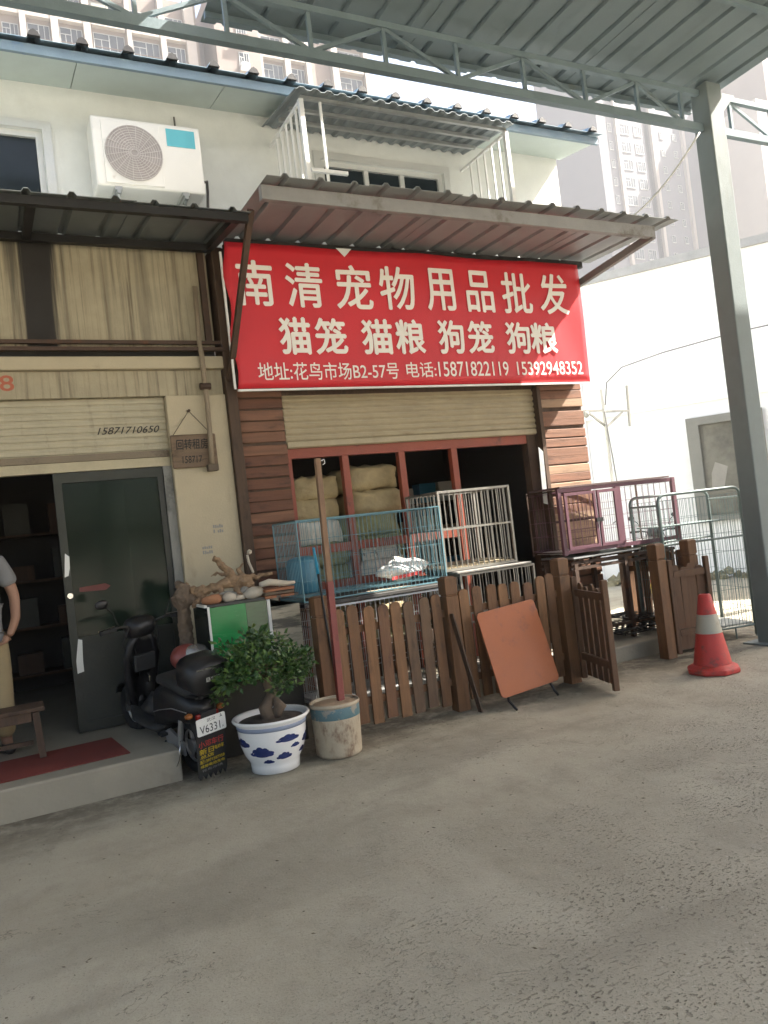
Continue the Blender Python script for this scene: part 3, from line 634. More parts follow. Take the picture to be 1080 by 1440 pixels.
# ================================================================ picket fence and gates
FY = 5.45
def picket_mesh(w, h, th, m, arch=True):
    poly = [(-w/2, 0), (w/2, 0), (w/2, h-w*.38)]
    if arch: poly += [(w/2*math.cos(t*math.pi/8), h-w*.38+w*.38*math.sin(t*math.pi/8)) for t in range(1, 8)]
    else: poly[-1] = (w/2, h); poly.append((-w/2, h))
    if arch: poly.append((-w/2, h-w*.38))
    return meshof('picket', G().prism(poly, (0, th/2, 0), -X, Z, -th) if False else G().prism(poly, (0, -th/2, 0), X, Z, th), m)
def post_g(x, y, z0, h, w=.115):
    g = G().box(x-w/2, x+w/2, y-w/2, y+w/2, z0, z0+h-.16)
    g.box(x-w/2+.008, x+w/2-.008, y-w/2+.008, y+w/2-.008, z0+h-.16, z0+h-.145)
    g.box(x-w/2, x+w/2, y-w/2, y+w/2, z0+h-.145, z0+h-.012)
    k = w/2-.02
    return g.add([(x-w/2, y-w/2, z0+h-.012), (x+w/2, y-w/2, z0+h-.012), (x+w/2, y+w/2, z0+h-.012), (x-w/2, y+w/2, z0+h-.012), (x-k, y-k, z0+h), (x+k, y-k, z0+h), (x+k, y+k, z0+h), (x-k, y+k, z0+h)],
                 [(3, 2, 1, 0), (4, 5, 6, 7), (0, 1, 5, 4), (1, 2, 6, 5), (2, 3, 7, 6), (3, 0, 4, 7)])
fn = thing('picket_fence', 'brown stained timber picket fence along the front of the pet shop', 'fence', (3.2, FY, 0))
pk = [picket_mesh(.088, h, .02, m) for h, m in ((.90, wood_f), (.905, wood_f2), (.885, wood_f3), (.895, wood_f4), (.91, wood_f), (.88, wood_f4))]
posts = [(2.11, FY), (3.25, FY), (4.42, FY), (5.62, FY+.02), (6.14, FY+.10), (6.16, 6.45)]
for i, (x, y) in enumerate(posts):
    o = obj('post', post_g(x, y, 0, 1.10+jit(.01)), wood_f, fn, bevel=.005)
def run(p, q, n, z=.07):
    p, q = Vector((*p, 0)), Vector((*q, 0)); d = (q-p).normalized(); ang = math.atan2(d.y, d.x); nrm = Vector((d.y, -d.x, 0))
    for zz in (.24, .80): obj('rail', G().beam(p+d*.06-nrm*.012+Z*zz, q-d*.06-nrm*.012+Z*zz, .026, .055), wood_f, fn)
    L = (q-p).length
    for i in range(n):
        c = p+d*(.075+ (L-.15)*(i+.5)/n)+nrm*.014
        put('picket', random.choice(pk), fn, (c.x, c.y, z+jit(.012)), rot=(jit(.012), jit(.02), ang+jit(.03)))
run(posts[0], posts[1], 8); run(posts[1], posts[2], 8); run(posts[4], posts[5], 6, .1)
pq = wood('gate_brown_stain', (.115, .058, .028), (.05, .027, .015), 'z', .65)
def gate(label, hinge, end, n, dz=.05):
    p, q = Vector((*hinge, 0)), Vector((*end, 0)); d = (q-p).normalized(); ang = math.atan2(d.y, d.x); nrm = Vector((d.y, -d.x, 0)); L = (q-p).length
    t = thing('picket_gate', label, 'gate', (p.x, p.y, 0))
    for k in (0.02, L-.02): obj('stile', G().beam(p+d*k+Z*dz, p+d*k+Z*(dz+.90), .05, .045, d), pq, t, bevel=.006)
    for zz in (.20, .76): obj('rail', G().beam(p+d*.05+Z*(zz+dz), q-d*.05+Z*(zz+dz), .03, .06), pq, t)
    gm = [meshof('picket', G().prism([(-.042, 0), (.042, 0), (.042, h-.035), (.025, h-.008), (0, h), (-.025, h-.008), (-.042, h-.035)], (0, -.009, 0), X, Z, .018), pq) for h in (.82, .79)]
    for i in range(n):
        c = p+d*(.045+(L-.09)*(i+.5)/n)-nrm*.026
        put('picket', gm[i % 2], t, (c.x, c.y, dz+.03), rot=(0, jit(.01), ang))
    return t
gate('brown picket gate leaf swung open towards the yard, beside the folded table', (4.52, FY-.03), (4.33, 4.80), 5, .03)
gate('brown picket gate leaf standing beside the traffic cone', (5.69, FY-.03), (6.10, 5.30), 4, .03)
# scrap board leaning on the middle post
obj('leaning_board', G().beam((3.31, 5.26, .0), (3.21, 5.375, .80), .012, .06, (0, 1, 0)), wood_d, None, label='narrow dark board leaning against the middle fence post', cat='board')

# ================================================================ folded table
tb = thing('folding_table', 'folded table with orange brown top leaning against the picket fence', 'table', (3.75, 5.25, 0))
def rrect(w, h, r, n=5):
    pts = []
    for cx, cy, a in ((w/2-r, -h/2+r, -90), (w/2-r, h/2-r, 0), (-w/2+r, h/2-r, 90), (-w/2+r, -h/2+r, 180)):
        pts += [(cx+r*math.cos(RAD(a+k*90/n)), cy+r*math.sin(RAD(a+k*90/n))) for k in range(n+1)]
    return pts
tn = Vector((0, -math.cos(RAD(14)), math.sin(RAD(14)))); tv = Vector((0, math.sin(RAD(14)), math.cos(RAD(14))))
TU = (X*math.cos(RAD(4)) + tv*math.sin(RAD(4))); TV = tn.cross(TU)
TO = Vector((3.735, 5.245, .45))
obj('tabletop', G().prism(rrect(.60, .70, .04), TO, TU, TV, .022), orange_t, tb, bevel=.003)
obj('edge_band', G().prism(rrect(.604, .704, .042), TO-tn*.004, TU, TV, .012), mat('table_edge_brown', (.16, .06, .025), .5), tb)
def tp(u, v, w=-.035): return TO+TU*u+TV*v+tn*w
for s in (-1, 1):
    a_ = tp(s*.2, -.1); b0 = tp(s*.2, .2)
    f0 = Vector((a_.x-.12*s+.06, a_.y-.12, .008)); obj('leg', G().tube([b0, tp(s*.2, -.2, -.05), Vector((tp(s*.2, -.36).x+.03*s, 5.17, .055)), Vector((tp(s*.2, -.36).x+.05*s, 5.10+.05*s, .012))], .011, 8), black_metal, tb, smooth=True)
obj('leg_brace', G().tube([tp(-.2, -.2, -.045), tp(.2, -.2, -.045)], .008, 6), black_metal, tb)

# ================================================================ traffic cone
cx_, cy_ = 5.37, 4.74
tc = thing('traffic_cone', 'red and white plastic traffic cone standing on the concrete by the gate', 'cone', (cx_, cy_, 0))
def cr_(z): return .155-(z-.06)*(.155-.045)/.64
g = G()
oc = [(.222*math.cos(RAD(22.5+45*k)), .222*math.sin(RAD(22.5+45*k))) for k in range(8)]
g.prism(oc, (cx_, cy_, .05), X, Y, .048); obj('base', g, cone_red, tc, bevel=.014)
obj('body', G().lathe(cx_, cy_, [(.20, .049), (.185, .062), (.155, .075), (cr_(.34), .34)], 36), cone_red, tc, smooth=True, auto=True)
obj('band', G().lathe(cx_, cy_, [(cr_(.34)+.002, .341), (cr_(.50)+.002, .50)], 36), cone_band, tc, smooth=True, auto=True)
obj('tip', G().lathe(cx_, cy_, [(cr_(.50), .501), (cr_(.66), .66), (.042, .672), (.03, .674), (.026, .66), (.026, .6)], 36), cone_red, tc, smooth=True, auto=True)

# ================================================================ bucket with pole
bx, by = 2.02, 5.13
bk = thing('paint_bucket', 'rusty cream paint bucket with blue band in front of the fence', 'bucket', (bx, by, 0))
obj('side', G().lathe(bx, by, [(.150, .003), (.160, .012), (.163, .03), (.172, .27)], 40), bucket_m, bk, smooth=True, auto=True)
obj('band', G().lathe(bx, by, [(.1725, .271), (.1735, .274), (.176, .345), (.1745, .348)], 40), bucket_blue, bk, smooth=True, auto=True)
obj('rim', G().lathe(bx, by, [(.175, .349), (.180, .355), (.181, .368), (.176, .376), (.170, .374), (.167, .36)], 40), bucket_m, bk, smooth=True, auto=True)
obj('fill', G().lathe(bx, by, [(.166, .352), (.166, .358), (.10, .366), (.02, .362)], 40), bucket_top, bk, smooth=True)
ptop = yp(446, 645, 5.34)
pbase = Vector((bx+.06, by+.02, .36)); pm = pbase.lerp(ptop, .48)
po = thing('pole', 'red and bare timber pole standing in the paint bucket', 'pole', pbase)
obj('painted_length', G().beam(pbase, pm, .048, .048, (0, 1, 0)), redpole, po, bevel=.004)
obj('bare_length', G().beam(pm, ptop, .04, .04, (0, 1, 0)), wood('bare_pole', (.22, .13, .075), (.1, .055, .03), 'z'), po, bevel=.003)
obj('hook', G().tube([ptop+Vector((.02, -.02, -.02)), ptop+Vector((.045, -.02, -.01)), ptop+Vector((.05, -.02, -.04)), ptop+Vector((.03, -.02, -.05))], .004, 6), chrome, po)
sa, sb = yp(441, 770, 5.40), Vector((2.135, 5.385, .8))
st_ = thing('stick', 'thin dark stick with blue taped top leaning beside the red pole', 'stick', (2.12, 5.39, .36))
obj('shaft', G().tube([Vector((2.17, 5.36, .02)), sb, sa.lerp(sb, .3)], .009, 8), black_metal, st_, smooth=True)
obj('blue_tip', G().tube([sa.lerp(sb, .3), sa], [.012, .009], 8), mat('blue_tape', (.03, .28, .45), .5), st_, smooth=True)

# ================================================================ bonsai in porcelain pot
px, py = 1.56, 5.17
pp_ = thing('porcelain_pot', 'white porcelain flower pot painted with blue clouds', 'pot', (px, py, 0))
prof = [(.15, .0), (.165, .006), (.168, .05), (.172, .075), (.20, .12), (.222, .19), (.232, .26), (.236, .31), (.24, .33), (.262, .35), (.266, .362), (.260, .37), (.245, .366), (.232, .35), (.225, .32)]
obj('body', G().lathe(px, py, prof, 56), por_white, pp_, smooth=True)
obj('rim_band', G().lathe(px, py, [(.2372, .300), (.2405, .312), (.2425, .327), (.2418, .3285)], 56), por_rim, pp_, smooth=True)
obj('soil', G().lathe(px, py, [(.224, .325), (.224, .335), (.12, .345), (.02, .347)], 32), soil, pp_, smooth=True)
def rad_at(z):
    for (r0, z0), (r1, z1) in zip(prof, prof[1:]):
        if z0 <= z <= z1 and z1 > z0: return r0+(r1-r0)*(z-z0)/(z1-z0)
    return .2
def cloud(th0, z0, w, h, seed):
    random.seed(seed); g = G(); lobes = [(0, -.1, .85, .35), (-.55, .12, .36, .42), (-.12, .34, .36, .46), (.34, .22, .33, .45), (.74, -.02, .34, .32), (-.88, -.1, .3, .22)]
    outs = []
    n = 72
    for k in range(n):
        a = 2*math.pi*k/n; r = 0
        for lx, ly, rx, ry in lobes:
            # furthest hit of a ray from the centre on each lobe
            dx, dy = math.cos(a), math.sin(a); A = (dx/rx)**2+(dy/ry)**2; B = -2*(dx*lx/rx**2+dy*ly/ry**2); Cc = (lx/rx)**2+(ly/ry)**2-1
            D = B*B-4*A*Cc
            if D >= 0: r = max(r, (-B+math.sqrt(D))/(2*A))
        outs.append((r*math.cos(a)*(1+jit(.05)), r*math.sin(a)))
    def P(u, v):
        z = z0+v*h; r = rad_at(z)+.0012; t = th0+u*w/.22; return Vector((px+r*math.cos(t), py+r*math.sin(t), z))
    rings = [P(0, 0)] + [P(u*f, v*f) for f in (.5, 1) for u, v in outs]
    fs = [(0, 1+k, 1+(k+1) % n) for k in range(n)] + [(1+k, 1+n+k, 1+n+(k+1) % n, 1+(k+1) % n) for k in range(n)]
    obj('painted_cloud', g.add(rings, fs), por_blue, pp_)
for th, z, w, h, s in ((-130, .16, .08, .06, 1), (-80, .235, .075, .04, 2), (-88, .12, .055, .04, 3), (-120, .095, .04, .025, 8), (-66, .18, .035, .025, 5), (-30, .2, .06, .05, 6), (-170, .22, .07, .05, 7), (20, .15, .07, .05, 8), (70, .22, .07, .05, 9), (125, .16, .07, .05, 4), (-42, .13, .04, .03, 4)):
    cloud(RAD(th), z, w, h, s)
random.seed(11)
bo = thing('bonsai_tree', 'small leafy green bonsai tree growing in the blue and white pot', 'tree', (px, py, .34))
tr = [(px+.0, py, .33), (px-.03, py, .42), (px+.03, py+.01, .50), (px+.0, py, .58), (px+.01, py, .66)]
g = G().tube(tr, [.06, .05, .038, .032, .026], 10)
g.tube([(px+.02, py-.02, .35), (px+.06, py-.05, .42), (px+.03, py-.03, .48)], [.035, .045, .02], 8)
for k in range(7):
    a = k*2*math.pi/7+.3; e = Vector((px+.28*math.cos(a), py+.2*math.sin(a), .78+jit(.06)))
    g.tube([Vector((px, py, .6+jit(.04))), Vector((px+.1*math.cos(a), py+.08*math.sin(a), .69)), e], [.018, .012, .005], 6)
obj('trunk', g, bark, bo, smooth=True)
gl = [G(), G()]
clumps = []
for k in range(72):
    a = random.uniform(0, 2*math.pi); r = math.sqrt(random.random())
    clumps.append((Vector((px-.06+.37*r*math.cos(a), py+.26*r*math.sin(a), .76+jit(.07)-.08*r*r+.12*(1-r))), random.uniform(.05, .09)))
for k in range(12):
    a = random.uniform(0, 2*math.pi); clumps.append((Vector((px-.05+.27*math.cos(a), py+.2*math.sin(a), .62+jit(.05))), .07))
for c, rr in clumps:
    for q in range(27):
        d = Vector((random.gauss(0, 1), random.gauss(0, 1), random.gauss(0, .7))).normalized()
        p0 = c+d*rr*random.uniform(.4, 1.05)
        ax = (d+Vector((jit(.7), jit(.7), jit(.5)))).normalized(); L_ = random.uniform(.026, .058); wv = L_*random.uniform(.28, .40)
        sd = ax.cross(Vector((jit(1), jit(1), 1))).normalized(); nn = ax.cross(sd)
        gl[0 if random.random() < .68 else 1].add([p0, p0+ax*L_*.45+sd*wv+nn*.004, p0+ax*L_, p0+ax*L_*.45-sd*wv+nn*.004, p0+ax*L_*.5-nn*.003], [(0, 1, 4), (1, 2, 4), (2, 3, 4), (3, 0, 4)])
cw = obj('crown', gl[0], leaf_a, bo, kind='stuff'); obj('lighter_leaves', gl[1], leaf_b, cw, kind='stuff')

# ================================================================ fish tank with driftwood and stones
tk = thing('fish_tank', 'old dark fish tank with green side panel on a stand behind the bonsai', 'fish tank', (1.55, 5.85, 0))
tx0, tx1, ty0, ty1, tz0, tz1 = 1.32, 2.02, 5.62, 6.12, .55, 1.115
obj('stand', G().box(1.22, 2.0, 5.68, 6.15, 0, .545), mat('dark_stand', (.05, .045, .035), .8, var=.3), tk, bevel=.01)
obj('side_glass', G().box(tx0, tx0+.012, ty0+.013, ty1-.013, tz0, tz1), glass_dark, tk)
obj('front_glass', G().box(1.60, 1.76, ty0, ty0+.012, tz0, tz1), mat('green_grey_glass', (.035, .09, .045), .15, var=.5, scale=4, st=(1, 1, 6), bump=0), tk)
obj('green_panel', G().box(tx0, 1.598, ty0, ty0+.012, tz0, tz1), glass_green, tk)
obj('pale_panel', G().box(1.79, tx1, ty0+.002, ty0+.014, tz0, tz1-.06), mat('pale_dirty_panel', (.36, .32, .24), .6, var=.1, st=(1, 1, 4), grime=(.03, .03, .025), gamt=.5, gscale=1.5, gst=(.6, 1, 5), soft=.1), tk)
obj('back_glass', G().box(tx0, tx1, ty1-.012, ty1, tz0, tz1), glass_dark, tk)
obj('side_glass', G().box(tx1-.012, tx1, ty0+.015, ty1-.013, tz0, tz1-.06), glass_dark, tk)
obj('lid', G().box(tx0-.01, tx1+.01, ty0+.02, ty1+.01, tz1+.002, tz1+.02), mat('tank_lid_dark', (.05, .05, .045), .6), tk)
obj('corner_strip', G().box(tx0-.01, tx0+.006, ty0-.012, ty0-.002, tz0, tz1+.01), tank_edge, tk)
obj('corner_strip', G().box(1.762, 1.785, ty0-.01, ty0+.012, tz0, tz1+.0), tank_edge, tk)
obj('rim_strip', G().beam((tx0-.02, ty0-.01, tz1+.015), (tx0-.06, ty1, tz1+.03), .018, .018), tank_edge, tk)
zt = tz1+.02
dw = G(); random.seed(21)
def limb(pts, rs, n=9):
    P = [Vector(p) for p in pts]; out = []; ro = []
    for (a, b, ra, rb) in zip(P[:-1], P[1:], rs[:-1], rs[1:]):
        for k in range(4): out.append(a.lerp(b, k/4)+Vector((jit(.008), jit(.008), jit(.008)))); ro.append((ra+(rb-ra)*k/4)*random.uniform(.82, 1.2))
    out.append(P[-1]); ro.append(rs[-1]); dw.tube(out, ro, n)
limb([(1.27, 5.92, zt+.10), (1.36, 5.9, zt+.10), (1.48, 5.88, zt+.115), (1.60, 5.86, zt+.14), (1.69, 5.85, zt+.13), (1.73, 5.84, zt+.05)], [.040, .034, .036, .046, .05, .04])
limb([(1.60, 5.86, zt+.13), (1.56, 5.85, zt+.22), (1.51, 5.84, zt+.28), (1.45, 5.83, zt+.335)], [.045, .030, .025, .022])
limb([(1.68, 5.85, zt+.15), (1.78, 5.84, zt+.155), (1.90, 5.83, zt+.165)], [.03, .022, .012])
limb([(1.36, 5.9, zt+.09), (1.30, 5.86, zt+.02), (1.26, 5.80, zt+.0)], [.03, .026, .02])
limb([(1.27, 5.92, zt+.11), (1.245, 5.92, zt+.18)], [.028, .012]); limb([(1.66, 5.85, zt+.16), (1.64, 5.84, zt+.23), (1.68, 5.83, zt+.27)], [.022, .014, .008])
limb([(1.50, 5.88, zt+.1), (1.47, 5.80, zt+.04), (1.40, 5.74, zt+.01)], [.026, .02, .012]); limb([(1.55, 5.85, zt+.2), (1.49, 5.9, zt+.22), (1.44, 5.92, zt+.20)], [.018, .012, .007])
limb([(1.62, 5.86, zt+.1), (1.60, 5.78, zt+.05), (1.64, 5.72, zt+.01)], [.028, .02, .014])
o = obj('driftwood', dw, drift, label='twisted tan driftwood log lying on top of the fish tank', cat='driftwood')
r_ = o.modifiers.new('remesh', 'REMESH'); r_.mode = 'VOXEL'; r_.voxel_size = .007; r_.use_smooth_shade = True
tx = bpy.data.textures.new('knots', 'CLOUDS'); tx.noise_scale = .035; tx.noise_depth = 4
d_ = o.modifiers.new('knots', 'DISPLACE'); d_.texture = tx; d_.strength = .026; d_.mid_level = .5
o = obj('driftwood', G().tube([(1.20, 5.9, zt+.02), (1.18, 5.88, zt+.07), (1.22, 5.9, zt+.14), (1.17, 5.92, zt+.19)], [.065, .07, .05, .02], 10).tube([(1.2, 5.9, zt+.1), (1.28, 5.88, zt+.02)], [.05, .035], 9).tube([(1.20, 5.9, zt), (1.2, 5.9, .56)], [.05, .06], 9), bark,
        label='knotted root stump standing at the left end of the fish tank', cat='driftwood')
r_ = o.modifiers.new('remesh', 'REMESH'); r_.mode = 'VOXEL'; r_.voxel_size = .009; r_.use_smooth_shade = True
d_ = o.modifiers.new('knots', 'DISPLACE'); d_.texture = tx; d_.strength = .04; d_.mid_level = .5
obj('white_twig', G().tube([(1.74, 5.80, zt+.19), (1.71, 5.79, zt+.27), (1.70, 5.78, zt+.33)], .010, 6).add(*[(ico((1.72, 5.78, zt+.35), .022, 3, 1)).v, ico((1.72, 5.78, zt+.35), .022, 3, 1).f]), stone_w, label='small white twig sticking up from the driftwood', cat='twig')
stones = [(298, 836, .055, stone_r, (1.5, 1, .7), 'red brown pebble at the front left of the fish tank lid'), (322, 835, .045, stone_w, (1.3, 1, .8), 'pale mottled pebble right of the red brown pebble on the tank'),
          (335, 838, .032, stone_w, (1.4, 1, .7), 'small pale pebble at the tank edge below the driftwood'), (356, 828, .055, stone_w, (1.5, 1, .8), 'large pale blocky stone at the right of the tank lid'),
          (318, 820, .06, stone_g, (1.5, 1, .7), 'dark grey stone under the driftwood'), (343, 820, .05, stone_g, (1.1, 1, 1), 'round grey stone under the right end of the driftwood'), (340, 830, .02, stone_w, (1, 1, 1), 'tiny white pebble before the large pale stone')]
for i, (sx, sy, r, m, sc, lb) in enumerate(stones):
    p = gp(sx, sy+8, zt); yy = 5.72 if sy > 825 else 5.82
    q = yp(sx, sy, yy)
    obj('stone', ico((q.x, yy, zt+r*sc[2]*.85), r, i, 2, .35, sc), m, smooth=True, label=lb, cat='stone', group='stones on the fish tank')
for i in range(3):
    o = obj('bark_slab', G().prism([(0, 0), (.11, .012), (.23, -.004), (.26, .09), (.18, .2), (.04, .18), (-.02, .09)], (1.76+i*.008, 5.63+i*.012, tz1+.022+.024*i), X, Y, -.018 if False else .018), (bark_red, stone_w, bark_red)[i] if i != 1 else bark,
            label=('bottom', 'middle', 'top')[i]+' piece of flat bark stacked on the right end of the tank', cat='bark', group='bark slabs on the tank')
obj('bark_slab', G().tube([(1.74, 5.66, tz1+.115), (1.82, 5.68, tz1+.125), (1.95, 5.69, tz1+.10), (2.03, 5.70, tz1+.098)], [.02, .028, .022, .012], 8), stone_w, smooth=True, label='pale stick of bark lying across the bark stack', cat='bark')

# ================================================================ cages behind the fence
def cage(name, label, x0, x1, y0, y1, z0, z1, fm, wm, nx, ny, nzv, fr=.006, wr=.002, top=True, cat='cage', bars=False, tray=None):
    t = thing(name, label, cat, ((x0+x1)/2, (y0+y1)/2, z0))
    for (xa, ya) in ((x0, y0), (x1, y0), (x0, y1), (x1, y1)): obj('upright', G().beam((xa, ya, z0), (xa, ya, z1), fr*2, fr*2), fm, t)
    for z in (z0+fr, z1-fr):
        for y in (y0, y1): obj('frame_rail', G().beam((x0+fr, y, z), (x1-fr, y, z), fr*1.9, fr*1.9), fm, t)
        for x in (x0, x1): obj('frame_rail', G().beam((x, y0+fr, z), (x, y1-fr, z), fr*1.9, fr*1.9), fm, t)
    if bars:
        zm = z0+(z1-z0)*.52
        for y in (y0, y1):
            obj('mid_rail', G().beam((x0+fr, y, zm), (x1-fr, y, zm), fr*1.6, fr*1.6), fm, t)
            for i in range(1, nx): xx = x0+(x1-x0)*i/nx; obj('bar', G().tube([(xx, y, z0+fr), (xx, y, z1-fr)], wr, 6), wm, t)
        for x in (x0, x1):
            obj('mid_rail', G().beam((x, y0+fr, zm), (x, y1-fr, zm), fr*1.6, fr*1.6), fm, t)
            for i in range(1, ny): yy = y0+(y1-y0)*i/ny; obj('bar', G().tube([(x, yy, z0+fr), (x, yy, z1-fr)], wr, 6), wm, t)
        g = G()
        for i in range(1, nx): xx = x0+(x1-x0)*i/nx; g.tube([(xx, y0, z0+.05), (xx, y1, z0+.05)], wr*.7, 4, False); g.tube([(xx, y0, z1-fr), (xx, y1, z1-fr)], wr*.7, 4, False)
        obj('grid_floor', g, wm, t, kind='stuff')
    else:
        for nm, O, U, w, k in (('front_mesh', (x0, y0, z0), X, x1-x0, nx), ('back_mesh', (x0, y1, z0), X, x1-x0, nx), ('side_mesh', (x0, y0, z0), Y, y1-y0, ny), ('side_mesh', (x1, y0, z0), Y, y1-y0, ny)):
            obj(nm, wire_panel(G(), O, U, Z, w, z1-z0, k, nzv, wr), wm, t, kind='stuff')
        if top: obj('top_mesh', wire_panel(G(), (x0, y0, z1), X, Y, x1-x0, y1-y0, nx, max(2, ny//3), wr), wm, t, kind='stuff')
        obj('floor_mesh', wire_panel(G(), (x0, y0, z0+.04), X, Y, x1-x0, y1-y0, nx//2, ny//2, wr), wm, t, kind='stuff')
    if tray: obj('tray', G().box(x0+.01, x1-.01, y0+.01, y1-.01, z0+.015, z0+.03), tray, t)
    return t
cage('wire_cage', 'low white wire cage on the step right behind the left fence section', 2.2, 3.36, 5.78, 6.42, .16, .98, white_metal, white_wire, 26, 14, 5, .008, .0028, tray=foil)
obj('dark_board', G().box(2.1, 3.5, 5.74, 6.45, .99, 1.02), mat('dark_board_top', (.045, .042, .038), .6, var=.3), bevel=.004, label='dark flat board lying on the low wire cage, under the blue cage', cat='board')
obj('cardboard_sheet', G().prism([(0, 0), (.42, .02), (.44, .24), (.03, .22)], (2.75, 5.80, 1.0275), X, Y, .005), mat('cardboard', (.5, .42, .3), .8), label='pale flat sheet on the dark board under the blue cage', cat='sheet')
cage('wire_cage', 'light blue wire cage with fine mesh standing on the dark board', 2.13, 3.46, 5.80, 6.38, 1.03, 1.69, blue_wire, blue_wire, 34, 16, 4, .005, .0022)
cage('steel_cage', 'low stainless steel barred cage behind the folded table', 3.60, 4.40, 5.80, 6.36, .16, 1.07, stainless, stainless, 12, 9, 4, .011, .006, bars=True, tray=tray_m)
obj('metal_tray', G().box(3.55, 4.36, 5.76, 6.34, 1.075, 1.095), tray_m, bevel=.004, label='grey metal tray between the two stainless cages', cat='tray')
cage('steel_cage', 'upper stainless steel barred cage stacked on the grey tray', 3.50, 4.26, 5.86, 6.44, 1.10, 1.82, stainless, stainless, 13, 9, 4, .011, .006, bars=True, tray=mat('cage_tray_pale', (.5, .42, .27), .5))
# pink cage on a dark rack
kx0, kx1, ky0, ky1 = 5.02, 6.46, 5.98, 6.56
pc = thing('pink_cage', 'pink purple steel pet cage with doors standing on a dark rack', 'cage', ((kx0+kx1)/2, 6.27, 1.08), rot=(0, 0, RAD(-5)))
kz0, kz1 = 1.07, 1.74
for xa in (kx0, kx1):
    obj('upright', G().box(xa-.02, xa+.02, ky0-.02, ky0+.02, kz0, kz1), pink_m, pc); obj('rear_upright', G().box(xa-.008, xa+.008, ky1-.008, ky1+.008, kz0, kz1), rust_metal, pc)
for z in (kz0+.03, kz1-.02):
    for y, w_ in ((ky0, .036), (ky1, .014)): obj('frame_rail', G().beam((kx0+.021, y, z), (kx1-.021, y, z), w_*.8, w_), pink_m, pc)
    for x in (kx0, kx1): obj('side_rail', G().beam((x, ky0+.021, z), (x, ky1-.01, z), .012, .014), rust_metal, pc)
obj('top_sheet', G().box(kx0+.0, kx1-.06, ky0-.03, ky1-.05, kz1+.002, kz1+.018), mat('pink_top_dark', (.14, .09, .085), .6), pc)
obj('centre_post', G().box(5.70, 5.76, ky0-.022, ky0+.02, kz0+.05, kz1-.04), pink_m, pc)
for x0, x1 in ((5.055, 5.43), (5.45, 5.69)):
    d = obj('door', G().box(x0, x0+.03, ky0-.045, ky0-.023, kz0+.05, kz1-.05).box(x1-.03, x1, ky0-.045, ky0-.023, kz0+.05, kz1-.05).box(x0+.03, x1-.03, ky0-.045, ky0-.023, kz0+.05, kz0+.08).box(x0+.03, x1-.03, ky0-.045, ky0-.023, kz1-.08, kz1-.05), pink_m, pc)
    obj('door_mesh', wire_panel(G(), (x0+.03, ky0-.035, kz0+.08), X, Z, x1-x0-.06, kz1-kz0-.16, 7, 3, .0022), pink_wire, d, kind='stuff')
obj('latch', G().box(5.40, 5.48, ky0-.06, ky0-.046, 1.37, 1.41), black_metal, pc)
for nm, O, U, w, k in (('front_mesh', (5.76, ky0, kz0+.05), X, .68, 9), ('back_mesh', (kx0, ky1, kz0+.05), X, kx1-kx0, 18), ('side_mesh', (kx0, ky0, kz0+.05), Y, ky1-ky0, 6), ('side_mesh', (kx1, ky0, kz0+.05), Y, ky1-ky0, 6)):
    obj(nm, wire_panel(G(), O, U, Z, w, kz1-kz0-.09, k, 4, .0024), pink_wire, pc, kind='stuff')
obj('floor_tray', G().box(kx0+.03, kx1-.03, ky0+.03, ky1-.03, kz0+.012, kz0+.03), mat('tray_white', (.6, .58, .57), .45), pc)
rk = thing('cage_rack', 'dark rusty steel rack carrying the pink cage', 'rack', (5.72, 6.3, .15))
for xa in (5.08, 5.74, 6.40):
    for ya in (6.02, 6.50): obj('leg', G().box(xa-.022, xa+.022, ya-.022, ya+.022, .152, .98), rust_metal, rk)
for z in (.985, .93, .30):
    for y in (6.02, 6.50): obj('rail', G().beam((5.03, y+.003, z), (6.45, y+.003, z), .034, .03), rust_metal, rk)
for z in (1.0, .28):
    g = G()
    for i in range(24): x = 5.06+i*.058; g.beam((x, 5.99, z+.016), (x, 6.53, z+.016), .012, .008)
    obj('grid_shelf', g, rust_metal, rk, kind='stuff')
obj('pale_tray', G().box(5.05, 5.95, 5.99, 6.50, 1.03, 1.045), galv, rk)
for i, (x, z) in enumerate(((5.9, .20), (5.75, .25), (6.1, .33))):
    obj('folded_cage', wire_panel(G(), (x-.35, 5.95, z), X, Y, .75, .5, 9, 6, .005).beam((x-.35, 5.94, z), (x+.4, 5.94, z), .014, .014).beam((x-.35, 6.46, z), (x+.4, 6.46, z), .014, .014), black_metal,
        label=('lowest', 'middle', 'top')[i]+' folded black wire cage lying under the pink cage', cat='cage', group='folded cages under the rack')
# tall green grey cage
q0 = Vector((5.98, 5.72, 0)); q1 = Vector((6.92, 5.50, 0)); U = (q1-q0).normalized(); V = Vector((-U.y, U.x, 0)); wq = (q1-q0).length; dq = .52
tg = thing('tall_cage', 'tall green grey wire cage with rounded top frame beside the canopy column', 'cage', q0)
def arch(O, D, w, z0, z1, r=.08):
    pts = [O+Z*z0, O+Z*(z1-r)] + [O+D*(r-r*math.cos(t*math.pi/10))+Z*(z1-r+r*math.sin(t*math.pi/10)) for t in range(1, 6)]
    pts += [O+D*(w-r+r*math.sin(t*math.pi/10))+Z*(z1-r+r*math.cos(t*math.pi/10)) for t in range(0, 6)] + [O+D*w+Z*z0]
    return pts
for nm, O in (('front_frame', q0), ('back_frame', q0+V*dq)):
    f = obj(nm, G().tube(arch(O, U, wq, .02, 1.56), .016, 8), green_m, tg, smooth=True)
    obj('cross_rail', G().tube([O+Z*1.05, O+U*wq+Z*1.05], .011, 6), green_m, f); obj('cross_rail', G().tube([O+Z*.12, O+U*wq+Z*.12], .012, 6), green_m, f)
    obj('wire_mesh', wire_panel(G(), O+U*.02+Z*.12, U, Z, wq-.04, 1.38, 22, 7, .0024), green_wire, f, kind='stuff')
